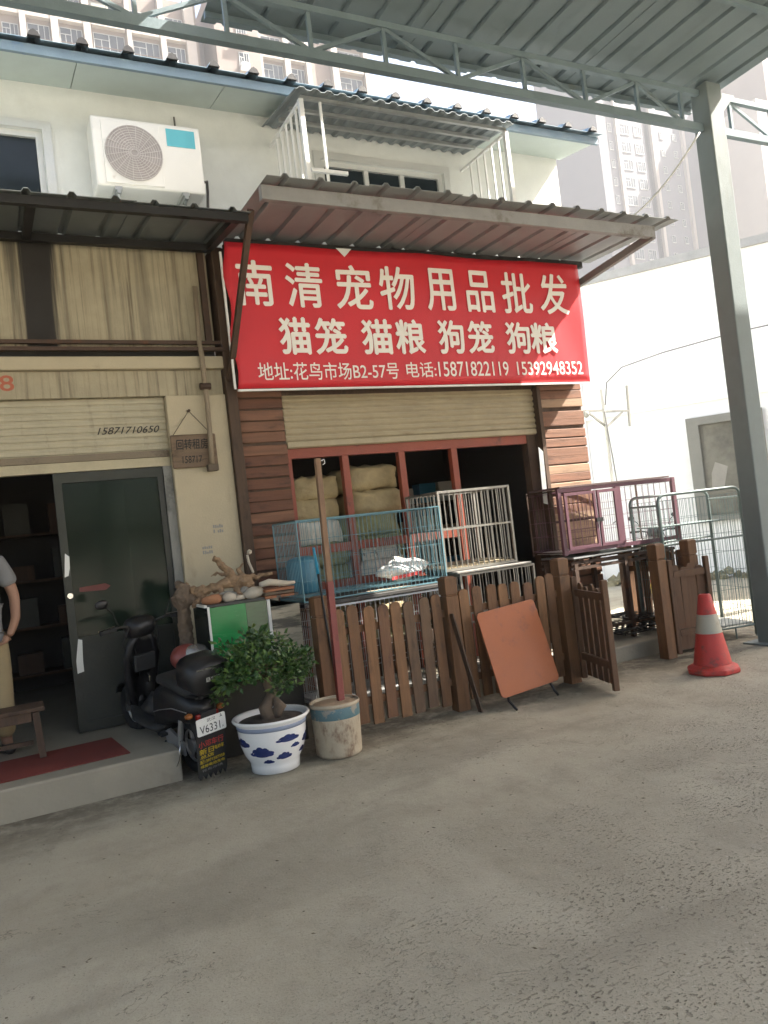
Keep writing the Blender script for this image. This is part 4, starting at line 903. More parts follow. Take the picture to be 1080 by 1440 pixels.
for O in (q0, q0+U*wq):
    f = obj('side_frame', G().tube([O+Z*1.46, O+V*dq+Z*1.46], .011, 6).tube([O+Z*.12, O+V*dq+Z*.12], .012, 6), green_m, tg)
    obj('wire_mesh', wire_panel(G(), O+Z*.12, V, Z, dq, 1.34, 13, 7, .0024), green_wire, f, kind='stuff')
obj('shelf', G().prism([(0.03, .03), (wq*.8, .03), (wq*.8, dq-.03), (.03, dq-.03)], q0+Z*1.24, U, V, .012), green_m, tg)
obj('bottom_tray', G().prism([(.02, .02), (wq-.02, .02), (wq-.02, dq-.02), (.02, dq-.02)], q0+Z*.15, U, V, .02), mat('zinc_tray', (.42, .43, .41), .4, metal=.5), tg)
for k in range(5): a_ = q0+U*(wq*k/4); obj('base_foot', G().tube([a_+Z*.0, a_+Z*.11], .009, 6), green_m, tg)

# ================================================================ goods in the timber shop
def sack(label, c, w, d, h, m, seed, rz=0.):
    bm = bmesh.new(); bmesh.ops.create_cube(bm, size=1); bmesh.ops.subdivide_edges(bm, edges=bm.edges, cuts=9, use_grid_fill=True)
    g = G(); R_ = Matrix.Rotation(rz, 3, 'Z'); vs = []
    for v in bm.verts:
        p = v.co*2; s = Vector((p.x, p.y, p.z)); k = (abs(s.x)**3.2+abs(s.y)**3.2)**(1/3.2) if (s.x or s.y) else 0
        e = max(abs(s.x), abs(s.y)); zz = s.z*(1-.75*e**4)*(1+.0)
        f = 1/max(.8, (abs(s.x)**4+abs(s.y)**4)**.25) if e > 0 else 1
        q = Vector((s.x*f*.5*w, s.y*f*.5*d, zz*.5*h)); q *= 1+.09*noise.noise(q*7+Vector((seed*5, 0, 0)))
        q.z += .03*h/.2*noise.noise(q*14+Vector((0, seed*3, 0)))
        vs.append(Vector(c)+R_ @ q)
    g.add(vs, [tuple(v.index for v in f.verts) for f in bm.faces]); bm.free()
    return obj('feed_sack', g, m, smooth=True, label=label, cat='sack', group='feed sacks stacked inside the shop window')
rows = [('left', 2.72, .50, ((sack_g, .30), (sack_y, .52), (sack_g, .74), (sack_y, .96), (sack_g, 1.18), (sack_g, 1.40), (sack_w, 1.62), (sack_y, 1.84), (sack_y, 2.04))),
        ('middle', 3.34, .56, ((sack_y, .30), (sack_g, .53), (sack_y, .76), (sack_g, .99), (sack_w, 1.20), (sack_g, 1.42), (sack_g, 1.64), (sack_y, 1.86), (sack_y, 2.10)))]
nth = ('bottom', 'second', 'third', 'fourth', 'fifth', 'sixth', 'seventh', 'second from top', 'top')
cn_ = {sack_g: 'olive', sack_y: 'tan', sack_w: 'white'}
for side, x, w, lst in rows:
    for i, (m, z) in enumerate(lst):
        sack('%s %s feed sack of the %s pile behind the shop window' % (nth[i], cn_[m], side), (x+jit(.03), 7.08+jit(.03), z-.04), w+.1, .58, .26, m, i+w*10, jit(.1))
obj('carton', G().box(3.12, 3.52, 6.755, 6.80, 1.26, 1.42), carton, bevel=.004, label='white carton with dark spotted print in the middle window bay', cat='carton')
g = G()
for i in range(13):
    for j in range(5):
        x = 3.10+.045*i; z = 1.05+.045*j; g.v.append(Vector((x, 5.98+.12*math.sin(j*.5)+.015*math.sin(i*1.7+j), z+.02*math.sin(i*.9))))
g.f = [(i*5+j, (i+1)*5+j, (i+1)*5+j+1, i*5+j+1) for i in range(12) for j in range(4)]
wb = thing('plastic_bag', 'crumpled white plastic bag with red stripe inside the blue cage', 'bag', (3.3, 6.05, 1.08))
G2 = ico((3.20, 6.10, 1.165), .1, 5, 3, .35, (2.3, 1.0, .95)); obj('bag', G2, foil, wb, smooth=True)
obj('red_stripe', G().prism([(0, 0), (.30, .02), (.31, .05), (.01, .03)], (3.02, 5.985, 1.09), X, Z, .003), ink_red, wb)
obj('blue_barrel', G().lathe(2.30, 6.22, [(.12, 1.075), (.135, 1.09), (.14, 1.2), (.138, 1.32), (.12, 1.37), (.06, 1.39)], 28), blue_plastic, smooth=True, label='blue plastic barrel inside the left end of the blue cage', cat='barrel')
def shelf(label, x0, x1, y0, y1, z0, zs, seed):
    random.seed(seed); t = thing('shelf_unit', label, 'shelf', ((x0+x1)/2, (y0+y1)/2, z0))
    for x in (x0, x1-.04):
        for y in (y0, y1-.04): obj('upright', G().box(x, x+.04, y, y+.04, z0, zs[-1]+.05), wood_d, t)
    for z in zs: obj('shelf_board', G().box(x0+.041, x1-.041, y0, y1, z, z+.025), wood_d, t)
    return t
shelf('dark wooden shelf unit deep inside the pet shop doorway', 4.25, 5.7, 8.9, 9.3, .15, (.3, .8, 1.3, 1.8), 4)
shelf('dark wooden shelf unit deep inside the cream shop', -.9, 1.1, 9.1, 9.5, .21, (.4, .9, 1.4, 1.9), 5)
box_cols = [('tan', carton_t), ('white', sack_w), ('olive', sack_g), ('blue', blue_plastic)]
lv_ = ('bottom', 'second', 'third', 'top')
for place, xs, yy, zs in (('pet shop', (4.5, 4.85, 5.2, 5.5), 9.05, (.326, .826, 1.326, 1.826)), ('cream shop', (-.7, -.3, .2, .65), 9.28, (.426, .926, 1.426, 1.926))):
    for r, z in enumerate(zs):
        for c, x in enumerate(xs):
            nm, m = box_cols[(r+2*c) % 4] if place[0] == 'p' else (('dark brown', wood_d), ('dark olive', door_frame))[(r+c) % 2]; h = random.uniform(.16, .34)
            obj('carton', G().box(x-.12, x+.13, yy-.1, yy+.1, z, z+h).box(x-.121, x+.131, yy-.102, yy+.102, z+h-.05, z+h-.03), m, label='%s box, %s from left on the %s shelf inside the %s' % (nm, ('first', 'second', 'third', 'last')[c], lv_[r], place), cat='box', group='boxes on the shelves inside the shops')
# wall things of the left shop
hb = thing('hanging_board', 'small dark wooden signboard with brush writing hung on the cream pillar', 'sign', (1.56, BY-.08, 2.25))
obj('board', G().box(1.37, 1.755, BY-.085, BY-.058, 2.245, 2.53), wood_sign, hb, bevel=.012)
obj('string', G().tube([(1.40, BY-.07, 2.53), (1.555, BY-.056, 2.735), (1.72, BY-.07, 2.53)], .003, 5), ink_black, hb)
obj('nail', G().tube([(1.555, BY-.05, 2.735), (1.555, BY-.075, 2.735)], .012, 8), rust_metal, hb)
gt = G(); text(gt, '回转租房', (1.41, BY-.0885, 2.40), X, Z, .27, .09, .01, .1); obj('brush_writing', gt, ink_black, hb); gt = G(); text(gt, '158717', (1.45, BY-.0885, 2.285), X, Z, .17, .06, .006, .1); obj('brush_writing', gt, ink_black, hb)
cp = [(1.715, BY-.10, 3.80), (1.70, BY-.10, 3.30), (1.70, BY-.135, 3.18), (1.705, BY-.11, 3.0), (1.71, BY-.10, 2.75), (1.70, BY-.12, 2.55), (1.69, BY-.12, 2.26)]
cd = thing('conduit_pipe', 'grey conduit pipe running down the cream pillar past the hanging board', 'pipe', cp[-1])
obj('pipe', G().tube(cp, .022, 10), mat('pipe_dusty', (.24, .19, .13), .7, var=.15), cd, smooth=True)
obj('end_box', G().box(1.645, 1.735, BY-.16, BY-.09, 2.20, 2.258), mat('pipe_end_dark', (.10, .075, .05), .7), cd, bevel=.005)
obj('clip', G().tube([(1.66, BY-.118, 2.93), (1.75, BY-.118, 2.93)], .03, 8), rust_metal, cd)
for x, z in ((1.655, 1.675), (1.545, 1.505)):
    st2 = obj('stencil_smudge', G(), ink_grey, bl) if False else None
    g = G(); random.seed(int(x*100))
    for r in range(2):
        for k in range(5):
            if random.random() < .85: g.box(x+k*.018, x+k*.018+.013, BY-.0525, BY-.0515, z+r*.042, z+r*.042+.024+jit(.006))
    obj('stencil_smudge', g, ink_grey, bl)

# ================================================================ mat and bench on the step
obj('doormat', G().prism([(-2.2, 5.50), (.68, 5.62), (.63, 6.22), (-2.2, 6.10)], (0, 0, .218), X, Y, .007), matred, bevel=.002, label='worn red doormat lying on the shop step', cat='mat')
bt = thing('wooden_bench', 'low dark wooden bench standing on the red mat at the left edge', 'bench', (-.12, 6.12, .218))
obj('seat', G().box(-.62, .19, 6.02, 6.28, .545, .575), wood_d, bt, bevel=.006)
for x in (-.56, .13):
    for y in (6.05, 6.25): obj('leg', G().beam((x, y, .54), (x+(.02 if x > 0 else -.02), y, .219), .045, .04, (0, 1, 0)), wood_d, bt)
obj('apron', G().box(-.53, .10, 6.04, 6.058, .48, .543), wood_d, bt); obj('stretcher', G().box(-.53, .10, 6.14, 6.16, .30, .33), wood_d, bt)

# ================================================================ person in the doorway
def skinmesh(name, verts, edges, radii, m, parent, root=0, sub=2, label=None):
    me = bpy.data.meshes.new(name); me.from_pydata([tuple(Vector(v)) for v in verts], edges, []); me.materials.append(m)
    o = bpy.data.objects.new(name, me); C.objects.link(o); o.parent = parent
    o.modifiers.new('skin', 'SKIN')
    for i, r in enumerate(radii):
        sv = me.skin_vertices[0].data[i]; sv.radius = (r, r) if not isinstance(r, tuple) else r; sv.use_root = (i == root)
    o.modifiers['skin'].use_smooth_shade = True
    s = o.modifiers.new('sub', 'SUBSURF'); s.levels = sub; s.render_levels = sub
    return o
pn = thing('person', 'person in grey striped polo shirt and khaki trousers standing in the dark doorway', 'person', (-.17, 6.50, .21), rot=(0, 0, RAD(8)))
# local coordinates: x to picture right, -y towards the yard
def chain(lst):
    return [(i, i+1) for i in range(len(lst)-1)]
bv = [(0, 0, .92), (0, 0, 1.05), (0, 0, 1.2), (0, .0, 1.36), (0, 0, 1.45), (0, -.01, 1.52), (0, -.02, 1.60), (0, -.02, 1.68),      # 0-7 pelvis..head top
      (.18, 0, 1.40), (.25, 0, 1.15), (.235, -.06, .98), (.17, -.13, .86),                                                        # 8-11 left arm
      (-.18, 0, 1.40), (-.25, 0, 1.15), (-.24, -.06, .95), (-.22, -.1, .84),                                                         # 12-15
      (.09, 0, .86), (.10, -.01, .48), (.10, .02, .08), (.10, -.13, .035), (-.09, 0, .86), (-.10, -.01, .48), (-.10, .02, .08), (-.10, -.13, .035)]
be = [(0, 1), (1, 2), (2, 3), (3, 4), (4, 5), (5, 6), (6, 7), (3, 8), (8, 9), (9, 10), (10, 11), (3, 12), (12, 13), (13, 14), (14, 15), (0, 16), (16, 17), (17, 18), (18, 19), (0, 20), (20, 21), (21, 22), (22, 23)]
br = [.13, .115, .12, .12, .055, .06, .088, .07, .055, .042, .036, .026, .055, .042, .036, .026, .085, .058, .042, .035, .085, .058, .042, .035]
br = [(r, r*.75) if i in (0, 1, 2, 3) else r for i, r in enumerate(br)]
bd = skinmesh('body', bv, be, br, skin, pn)
def hand(base, dirv, side, parent):
    vs, es, rs = [], [], []
    d = Vector(dirv).normalized(); s = Vector(side).normalized(); nrm = d.cross(s)
    vs += [Vector(base), Vector(base)+d*.045]; es += [(0, 1)]; rs += [.024, (.036, .018)]
    for k, (off, L) in enumerate(((-.027, .062), (-.009, .074), (.009, .07), (.027, .054))):
        i = len(vs); b0 = Vector(base)+d*.07+s*off
        vs += [b0, b0+d*L*.5+nrm*.012, b0+d*L*.85+nrm*.034]; es += [(1, i), (i, i+1), (i+1, i+2)]; rs += [.0105, .009, .0075]
    i = len(vs); b0 = Vector(base)+d*.02-s*.034
    vs += [b0, b0+d*.035-s*.016+nrm*.012, b0+d*.06-s*.012+nrm*.026]; es += [(0, i), (i, i+1), (i+1, i+2)]; rs += [.012, .0105, .009]
    return skinmesh('hand', vs, es, rs, skin, parent)
hand((.172, -.128, .868), (-.62, -.28, -.6), (.25, -.9, .1), pn); hand((-.22, -.10, .85), (.1, -.25, -.95), (0, -1, .2), pn)
tv_ = [(0, 0, .97), (0, 0, 1.08), (0, 0, 1.22), (0, 0, 1.36), (0, 0, 1.43), (.165, 0, 1.405), (.235, 0, 1.22), (-.165, 0, 1.405), (-.235, 0, 1.22), (0, 0, .90)]
sh_ = skinmesh('polo_shirt', tv_, [(0, 1), (1, 2), (2, 3), (3, 4), (3, 5), (5, 6), (3, 7), (7, 8), (0, 9)], [(.155, .12), (.15, .115), (.15, .115), (.145, .105), .07, .078, .072, .078, .072, (.15, .115)], shirt_g, pn)
for nm, z0, z1, m in (('chest_stripe', 1.20, 1.225, shirt_l), ('chest_stripe', 1.165, 1.19, shirt_l), ('dark_panel', 1.0, 1.155, shirt_d)):
    obj(nm, G().lathe(0, 0, [(.152, z0), (.153, z1)], 32, 1.0, .80), m, sh_, smooth=True, local=True)
obj('collar', G().lathe(0, -.005, [(.078, 1.425), (.075, 1.455), (.062, 1.46), (.06, 1.43)], 24), shirt_d, sh_, smooth=True, local=True)
lv = [(0, 0, .90), (.09, 0, .80), (.10, -.01, .48), (.10, .015, .10), (-.09, 0, .80), (-.10, -.01, .48), (-.10, .015, .10), (0, 0, 1.0)]
skinmesh('trousers', lv, [(0, 1), (1, 2), (2, 3), (0, 4), (4, 5), (5, 6), (0, 7)], [(.15, .115), .105, .085, .075, .105, .085, .075, (.14, .108)], khaki, pn)
for s in (-1, 1): skinmesh('shoe', [(.10*s, .05, .045), (.10*s, -.03, .045), (.10*s, -.15, .035)], [(0, 1), (1, 2)], [.045, .05, .038], shoe, pn)
hd = obj('hair', ico((0, .005, 1.655), .107, 2, 3, .06, (.86, 1.0, .92)), hair, pn, smooth=True, local=True)
for s in (-1, 1):
    obj('ear', ico((.088*s, -.01, 1.60), .022, 1, 1, .1, (.5, .8, 1.3)), skin, pn, smooth=True, local=True)
    obj('eye', ico((.033*s, -.098, 1.615), .011, 1, 1, 0), hair, pn, smooth=True, local=True)
obj('nose', ico((0, -.112, 1.585), .016, 1, 1, 0, (.8, 1, 1.5)), skin, pn, smooth=True, local=True)
obj('mouth', G().box(-.022, .022, -.103, -.097, 1.548, 1.555), ink_faded, pn, local=True)

# ================================================================ electric scooter
def build_scooter(label, loc, rot):
    t = thing('scooter', label, 'scooter', loc, rot)
    K = dict(local=True)
    def wheel(nm, x):
        prof = []
        g = G(); R0, r0 = .165, .045; N, n_ = 32, 10
        for i in range(N):
            a = 2*math.pi*i/N
            for j in range(n_):
                b2 = 2*math.pi*j/n_; r = R0+r0*math.cos(b2); g.v.append(Vector((x+r*math.cos(a), r0*.95*math.sin(b2), .21+r*math.sin(a))))
        g.f = [(i*n_+j, ((i+1) % N)*n_+j, ((i+1) % N)*n_+(j+1) % n_, i*n_+(j+1) % n_) for i in range(N) for j in range(n_)]
        w = obj(nm, g, rubber, t, smooth=True, **K)
        rg = G().tube([(x, -.028, .21), (x, .028, .21)], .05, 16).tube([(x+.128*math.cos(k*math.pi/16), 0, .21+.128*math.sin(k*math.pi/16)) for k in range(33)], .014, 6, False)
        for k in range(5): a = k*2*math.pi/5; rg.beam((x+.04*math.cos(a), 0, .21+.04*math.sin(a)), (x+.125*math.cos(a), 0, .21+.125*math.sin(a)), .022, .018)
        obj('rim', rg, silver, w, **K)
    wheel('rear_wheel', 0); wheel('front_wheel', 1.0)
    def loft(nm, secs, m, par=t):
        """secs: (x, half width, z low, z high) rounded sections along the length"""
        g = G(); n_ = 14
        for x, hw, zl, zh in secs:
            for j in range(n_):
                a = 2*math.pi*j/n_; ca, sa_ = math.cos(a), math.sin(a)
                g.v.append(Vector((x, hw*math.copysign(abs(ca)**.6, ca), (zl+zh)/2+(zh-zl)/2*math.copysign(abs(sa_)**.6, sa_))))
        for i in range(len(secs)-1):
            for j in range(n_): g.f.append((i*n_+j, i*n_+(j+1) % n_, (i+1)*n_+(j+1) % n_, (i+1)*n_+j))
        g.f += [tuple(range(n_)), tuple(range((len(secs)-1)*n_, len(secs)*n_))]
        return obj(nm, g, m, par, smooth=True, **K)
    loft('rear_body', [(-.22, .05, .50, .60), (-.16, .10, .44, .63), (.0, .13, .40, .66), (.2, .135, .34, .66), (.38, .12, .26, .60), (.42, .10, .22, .5)], scoot)
    loft('seat', [(-.20, .06, .64, .70), (-.12, .12, .64, .73), (.1, .135, .65, .745), (.3, .12, .64, .72), (.4, .07, .62, .68)], scoot_matt)
    loft('floorboard', [(.35, .13, .22, .30), (.5, .15, .22, .27), (.72, .15, .22, .27), (.80, .12, .24, .34)], scoot_matt)
    g = G()
    sec = [(.80, .10, .30), (.82, .135, .42), (.80, .15, .58), (.765, .16, .74), (.745, .13, .86), (.735, .08, .93)]
    n_ = 9
    for x, hw, z in sec:
        for j in range(n_): u = -1+2*j/(n_-1); g.v.append(Vector((x+.07*(1-u*u), hw*u, z)))
    for i in range(len(sec)-1):
        for j in range(n_-1): g.f.append((i*n_+j, i*n_+j+1, (i+1)*n_+j+1, (i+1)*n_+j))
    o = obj('front_shield', g, scoot, t, smooth=True, **K); sm = o.modifiers.new('solid', 'SOLIDIFY'); sm.thickness = .05
    obj('fork', G().tube([(.80, .06, .72), (.99, .06, .21)], .017, 10).tube([(.80, -.06, .72), (.99, -.06, .21)], .017, 10), silver, t, smooth=True, **K)
    g = G()
    for i in range(9):
        a = RAD(25+i*16)
        for u in (-.06, .06): g.v.append(Vector((1.0+.235*math.cos(a), u, .21+.235*math.sin(a))))
    g.f = [(2*i, 2*i+1, 2*i+3, 2*i+2) for i in range(8)]; o = obj('front_mudguard', g, scoot, t, smooth=True, **K); o.modifiers.new('solid', 'SOLIDIFY').thickness = .012
    hb_ = obj('handlebar', G().tube([(.66, .30, 1.03), (.70, .2, 1.03), (.735, .08, 1.0), (.735, -.08, 1.0), (.70, -.2, 1.03), (.66, -.30, 1.03)], .012, 8), black_metal, t, smooth=True, **K)
    loft('headlight_cowl', [(.66, .07, .94, 1.02), (.72, .12, .90, 1.07), (.80, .12, .88, 1.06), (.86, .08, .9, 1.02)], scoot)
    for s in (-1, 1):
        obj('grip', G().tube([(.675, .235*s, 1.03), (.64, .37*s, 1.03)], .018, 10), rubber, hb_, smooth=True, **K)
        obj('lever', G().tube([(.72, .22*s, 1.04), (.70, .36*s, 1.035)], .006, 6), chrome, hb_, **K)
        obj('mirror_stem', G().tube([(.70, .2*s, 1.04), (.69, .24*s, 1.16), (.67, .30*s, 1.22)], .006, 6), black_metal, hb_, **K)
        obj('mirror', ico((.67, .33*s, 1.25), .055, 1, 2, .05, (.35, 1, .7)), scoot, hb_, smooth=True, **K)
        obj('footpeg', G().box(.2, .26, .13*s-.03, .13*s+.03, .26, .28), rubber, t, **K)
        obj('indicator', ico((-.2, .13*s, .54), .03, 1, 1, 0, (1, 1.2, .8)), mat('indicator_amber', (.3, .1, .02), .3), t, smooth=True, **K)
        obj('shock_absorber', G().tube([(.03, .10*s, .22), (-.02, .10*s, .45)], .022, 8), silver, t, **K)
    bxo = loft('top_box', [(-.36, .13, .74, .92), (-.33, .165, .715, .96), (-.12, .165, .715, .97), (-.09, .13, .74, .93)], scoot)
    obj('lid_trim', G().beam((-.366, -.13, .925), (-.366, .13, .925), .012, .01), chrome, bxo, **K)
    obj('rack', G().tube([(-.10, .09, .66), (-.34, .09, .71)], .01, 6).tube([(-.10, -.09, .66), (-.34, -.09, .71)], .01, 6).tube([(-.3, -.12, .705), (-.3, .12, .705)], .01, 6), black_metal, t, **K)
    # rear faces look along -x: U runs to the right seen from behind (-y), V up
    gt = G(); text(gt, '巨宝派', (-.369, .06, .825), -Y, Z, .12, .034, .012); obj('box_badge', gt, sign_white, bxo, **K)
    obj('tail_light', G().box(-.245, -.215, -.09, .09, .50, .545), mat('tail_red', (.25, .02, .015), .25), t, bevel=.008, **K)
    V2 = Vector((.10, 0, 1)).normalized(); N2 = (-Y).cross(V2)
    PO = Vector((-.288, .118, .405))
    pl = obj('number_plate', G().prism([(a_+.118, b2+.06) for a_, b2 in rrect(.236, .125, .012)], PO, -Y, V2, .004), plate_w, t, **K)
    gt = G(); text(gt, 'V6331', PO+V2*.012-Y*.022+N2*.002, -Y, V2, .165, .058, .0); text(gt, 'A', PO+V2*.014-Y*.202+N2*.002, -Y, V2, .014, .016); text(gt, '武汉', PO+V2*.088-Y*.085+N2*.002, -Y, V2, .07, .024); text(gt, 'A', PO+V2*.09-Y*.19+N2*.002, -Y, V2, .022, .026); obj('plate_number', gt, ink_black, pl, **K)
    zz = [(0, .31), (0, -.02)] + [(.24*(i+.5*(k))/6, -.055 if k else -.012) for i in range(6) for k in (0, 1)] + [(.24, -.012), (.24, .31)]
    FO = Vector((-.258, .12, .10)); V3 = Vector((-.02, 0, 1)).normalized(); N3 = (-Y).cross(V3)
    fl = obj('mud_flap', G().prism([(a_, b2) for a_, b2 in zz], FO, -Y, V3, .005), flap_m, t, **K)
    def fp(u, v): return FO - Y*u + V3*v + N3*.002
    gt = G(); text(gt, '小邓车行', fp(.015, .20), -Y, V3, .205, .052, .02); obj('red_print', gt, ink_red, fl, **K)
    gt = G(); text(gt, '新日', fp(.018, .148), -Y, V3, .118, .044, .02); text(gt, '电动车', fp(.142, .155), -Y, V3, .078, .034, .02); text(gt, '总店', fp(.02, .115), -Y, V3, .115, .028, .02)
    text(gt, '配13971587358', fp(.02, .078), -Y, V3, .20, .028, .01); text(gt, '维修电池充电', fp(.02, .045), -Y, V3, .20, .024, .01); obj('yellow_print', gt, ink_yellow, fl, **K)
    gt = G(); text(gt, '花鸟市场', fp(.03, .014), -Y, V3, .17, .02, .0); obj('grey_print', gt, ink_grey, fl, **K)
    obj('rear_mudguard', G().prism([(0, 0), (.10, .03), (.17, .16), (.12, .28), (-.01, .3)], (-.25, .06, .26), X, Z, -.12), scoot_matt, t, **K)
    for k, (yy, zz_) in enumerate(((.12, 1.0), (-.12, 1.0), (.05, .97))): obj('cable', G().tube([(.70, yy, zz_), (.76, yy*1.3, .86), (.74, yy*.8, .70), (.80, yy*.4, .55)], .006, 5), rubber, t, smooth=True, **K)
    obj('glove_box', G().box(.70, .735, -.09, .09, .62, .76), scoot_matt, t, bevel=.012, **K)
    obj('bag_hook', G().tube([(.70, 0, .60), (.66, 0, .58), (.66, 0, .54), (.69, 0, .53)], .006, 6), chrome, t, **K)
    obj('floor_bag', ico((.56, 0, .36), .1, 3, 2, .5, (1.2, 1.1, .9)), scoot_matt, t, smooth=True, **K)
    obj('front_shock_cover', G().box(.90, .96, -.09, -.05, .28, .46).box(.90, .96, .05, .09, .28, .46), scoot_matt, t, bevel=.01, **K)
    obj('chain_cover', G().prism([(0, 0), (.26, .02), (.30, .1), (.22, .15), (.02, .1)], (-.04, .085, .17), X, Z, .02), silver, t, **K)
    obj('body_seam', G().tube([(-.15, .122, .55), (.05, .137, .53), (.25, .137, .46), (.38, .122, .40)], .004, 5), silver, t, **K)
    obj('side_stand', G().tube([(.25, .10, .2), (.22, .2, .02)], .01, 6), black_metal, t, **K)
    obj('loose_wire', G().tube([(-.1, .16, .33), (-.12, .19, .2), (-.06, .2, .1), (-.1, .19, .02)], .004, 5), chrome, t, smooth=True, **K)
    return t
hd_ = math.atan2(.93, -.27)
s1 = build_scooter('black electric scooter with top box and printed mud flap parked by the bonsai', (1.10, 5.57, 0), (RAD(-4), RAD(-11), hd_))
hm = thing('helmet', 'silver and red motorcycle helmet lying on the scooter seat', 'helmet', (1.12, 5.72, .80))
hc = yp(264, 922, 5.80)
obj('shell', ico((hc.x-.02, 5.74, hc.z), .115, 4, 3, .04, (1.05, 1, .85)), mat('helmet_red', (.20, .05, .04), .3, bump=.02), hm, smooth=True)
obj('silver_cover', ico((hc.x+.03, 5.70, hc.z+.01), .105, 6, 3, .12, (1.05, .95, .75)), mat('helmet_silver', (.55, .55, .54), .22, metal=.8, bump=.9, bscale=14), hm, smooth=True)
s2 = copy_tree(s1); s2.location = (8.7, 8.6, 0); s2.rotation_euler = (0, 0, RAD(35)); s1.scale = (.93, .93, .93); s2['label'] = 'distant black scooter parked in the sunlit lane behind the pink cage'

# ================================================================ background: white building on the right
wp, wq_ = gp(820, 395, 5.8), gp(1080, 332, 5.8)
wd = Vector((wq_.x-wp.x, wq_.y-wp.y, 0)).normalized()
wbld = thing('white_building', 'overexposed white low building with large grey window beyond the column', 'building', (wp.x, wp.y, 0), rot=(0, 0, math.atan2(wd.y, wd.x)))
# local frame: x along the wall to the right, -y towards the yard
K_ = dict(local=True); a0, a1, z0, z1 = 1.50, 2.75, 1.0, 2.88
obj('wall', G().box(-2.2, a0, 0, .3, 0, 5.7).box(a1, 12, 0, .3, 0, 5.7).box(a0, a1, 0, .3, 0, z0).box(a0, a1, 0, .3, z1, 5.7), white_far, wbld, **K_)
obj('wall', G().box(-2.2, -1.9, .3, 6, 0, 5.7), white_far, wbld, **K_)
obj('parapet', G().box(-2.3, 12, -.06, .36, 5.702, 5.85), mat('parapet_grey', (.4, .4, .39), .85), wbld, **K_)
obj('ledge', G().box(-2.2, 12, -.07, -.002, 3.14, 3.19), white_far, wbld, **K_)
grey_f = mat('grey_window_frame', (.20, .20, .18), .6, var=.1)
wf = obj('window', G().box(a0, a0+.2, -.1, .1, z0, z1).box(a1-.06, a1, -.1, .1, z0, z1).box(a0+.2, a1-.06, -.1, .1, z1-.14, z1).box(a0+.2, a1-.06, -.1, .1, z0, z0+.1), grey_f, wbld, **K_)
obj('pane', G().box(a0+.2, a1-.06, .02, .03, z0+.1, z1-.14), mat('hazy_glass', (.16, .155, .13), .2, var=.6, scale=2, bump=0), wf, **K_)
obj('mullion', G().box(a0+.75, a0+.81, -.05, .015, z0+.1, z1-.14), grey_f, wf, **K_)
obj('torn_poster', G().prism([(0, 0), (.2, .02), (.3, .4), (.1, .5), (.02, .3)], (a0+.3, .015, 1.55), X, Z, .003), mat('grey_paper', (.3, .29, .26), .8), wf, **K_)
obj('window', G().box(3.1, 4.6, -.1, -.003, 1.02, 2.8), grey_f, wbld, **K_)
obj('drain_pipe', G().tube([(-.3, -.06, 0), (-.3, -.06, 5.6)], .05, 8), white_far, wbld, **K_)
obj('rubble', G().add(*(lambda gs: (sum([q.v for q in gs], []), [tuple(i+sum(len(w.v) for w in gs[:k]) for i in f) for k, q in enumerate(gs) for f in q.f]))([ico((wp.x+wd.x*(k*.05-2)-.25+jit(.2), wp.y+wd.y*(k*.05-2)-.2+jit(.2), .06+jit(.05)), .07+jit(.04), k, 1, .8) for k in range(140)])), plant_far, kind='stuff', label='low dusty plants and rubble along the foot of the white wall', cat='rubble')
# utility pole with bracket arms
up_ = thing('utility_pole', 'thin grey pole with bracket arms and a hanging wire beyond the pet shop', 'pole', (8.5, 9.0, 0))
obj('pole', G().tube([(8.52, 9, 0), (8.52, 9, 3.3)], .025, 8), mat('pole_grey', (.33, .33, .31), .6), up_)
for sgn, L_, dz in ((-1, .42, 0), (1, .5, -.02)): obj('bracket', G().beam((8.52, 9, 2.97+dz), (8.52+sgn*L_, 9, 2.97+dz), .03, .03).beam((8.52, 9, 2.72+dz), (8.52+sgn*L_*.75, 9, 2.95+dz), .025, .025), grey_f, up_)
obj('end_post', G().beam((9.02, 9, 2.7), (9.06, 9, 3.35), .03, .03), grey_f, up_)
obj('lamp', ico((8.16, 9, 2.92), .05, 1, 2, .05), grey_f, up_)
obj('wire', G().tube([(8.54, 8.97, 3.05), (8.62, 8.97, 3.4), (8.9, 8.9, 3.62), (9.6, 8.7, 3.80), (10.6, 8.2, 3.98), (11.6, 7.7, 4.1), (13, 7.2, 4.2)], .010, 5), cable_d, up_)
obj('hanging_wire', G().tube([(8.5, 8.97, 2.95), (8.56, 8.97, 2.2), (8.6, 8.97, 1.6), (8.58, 8.97, 1.3), (8.40, 8.97, 1.22)], .010, 5), cable_d, up_)
# small cream house far down the lane
fh = thing('small_house', 'small cream house with four square vents seen past the timber wall', 'house', (15.5, 16.5, 0))
hmx = mat('far_cream', (.62, .52, .38), .85, var=.08, bump=0)
obj('wall', G().box(13.2, 17.4, 16, 19, 0, 2.62), hmx, fh); obj('roof', G().prism([(-.2, 0), (4.4, 0), (2.1, .7)], (13.2, 15.85, 2.62), X, Z, -3.3), mat('far_roof', (.33, .31, .28), .8, bump=0), fh)
for i in range(2):
    for j in range(2): obj('vent', G().box(14.28+i*.17, 14.38+i*.17, 15.97, 15.998, 2.06+j*.24, 2.18+j*.24), win_glass, fh)

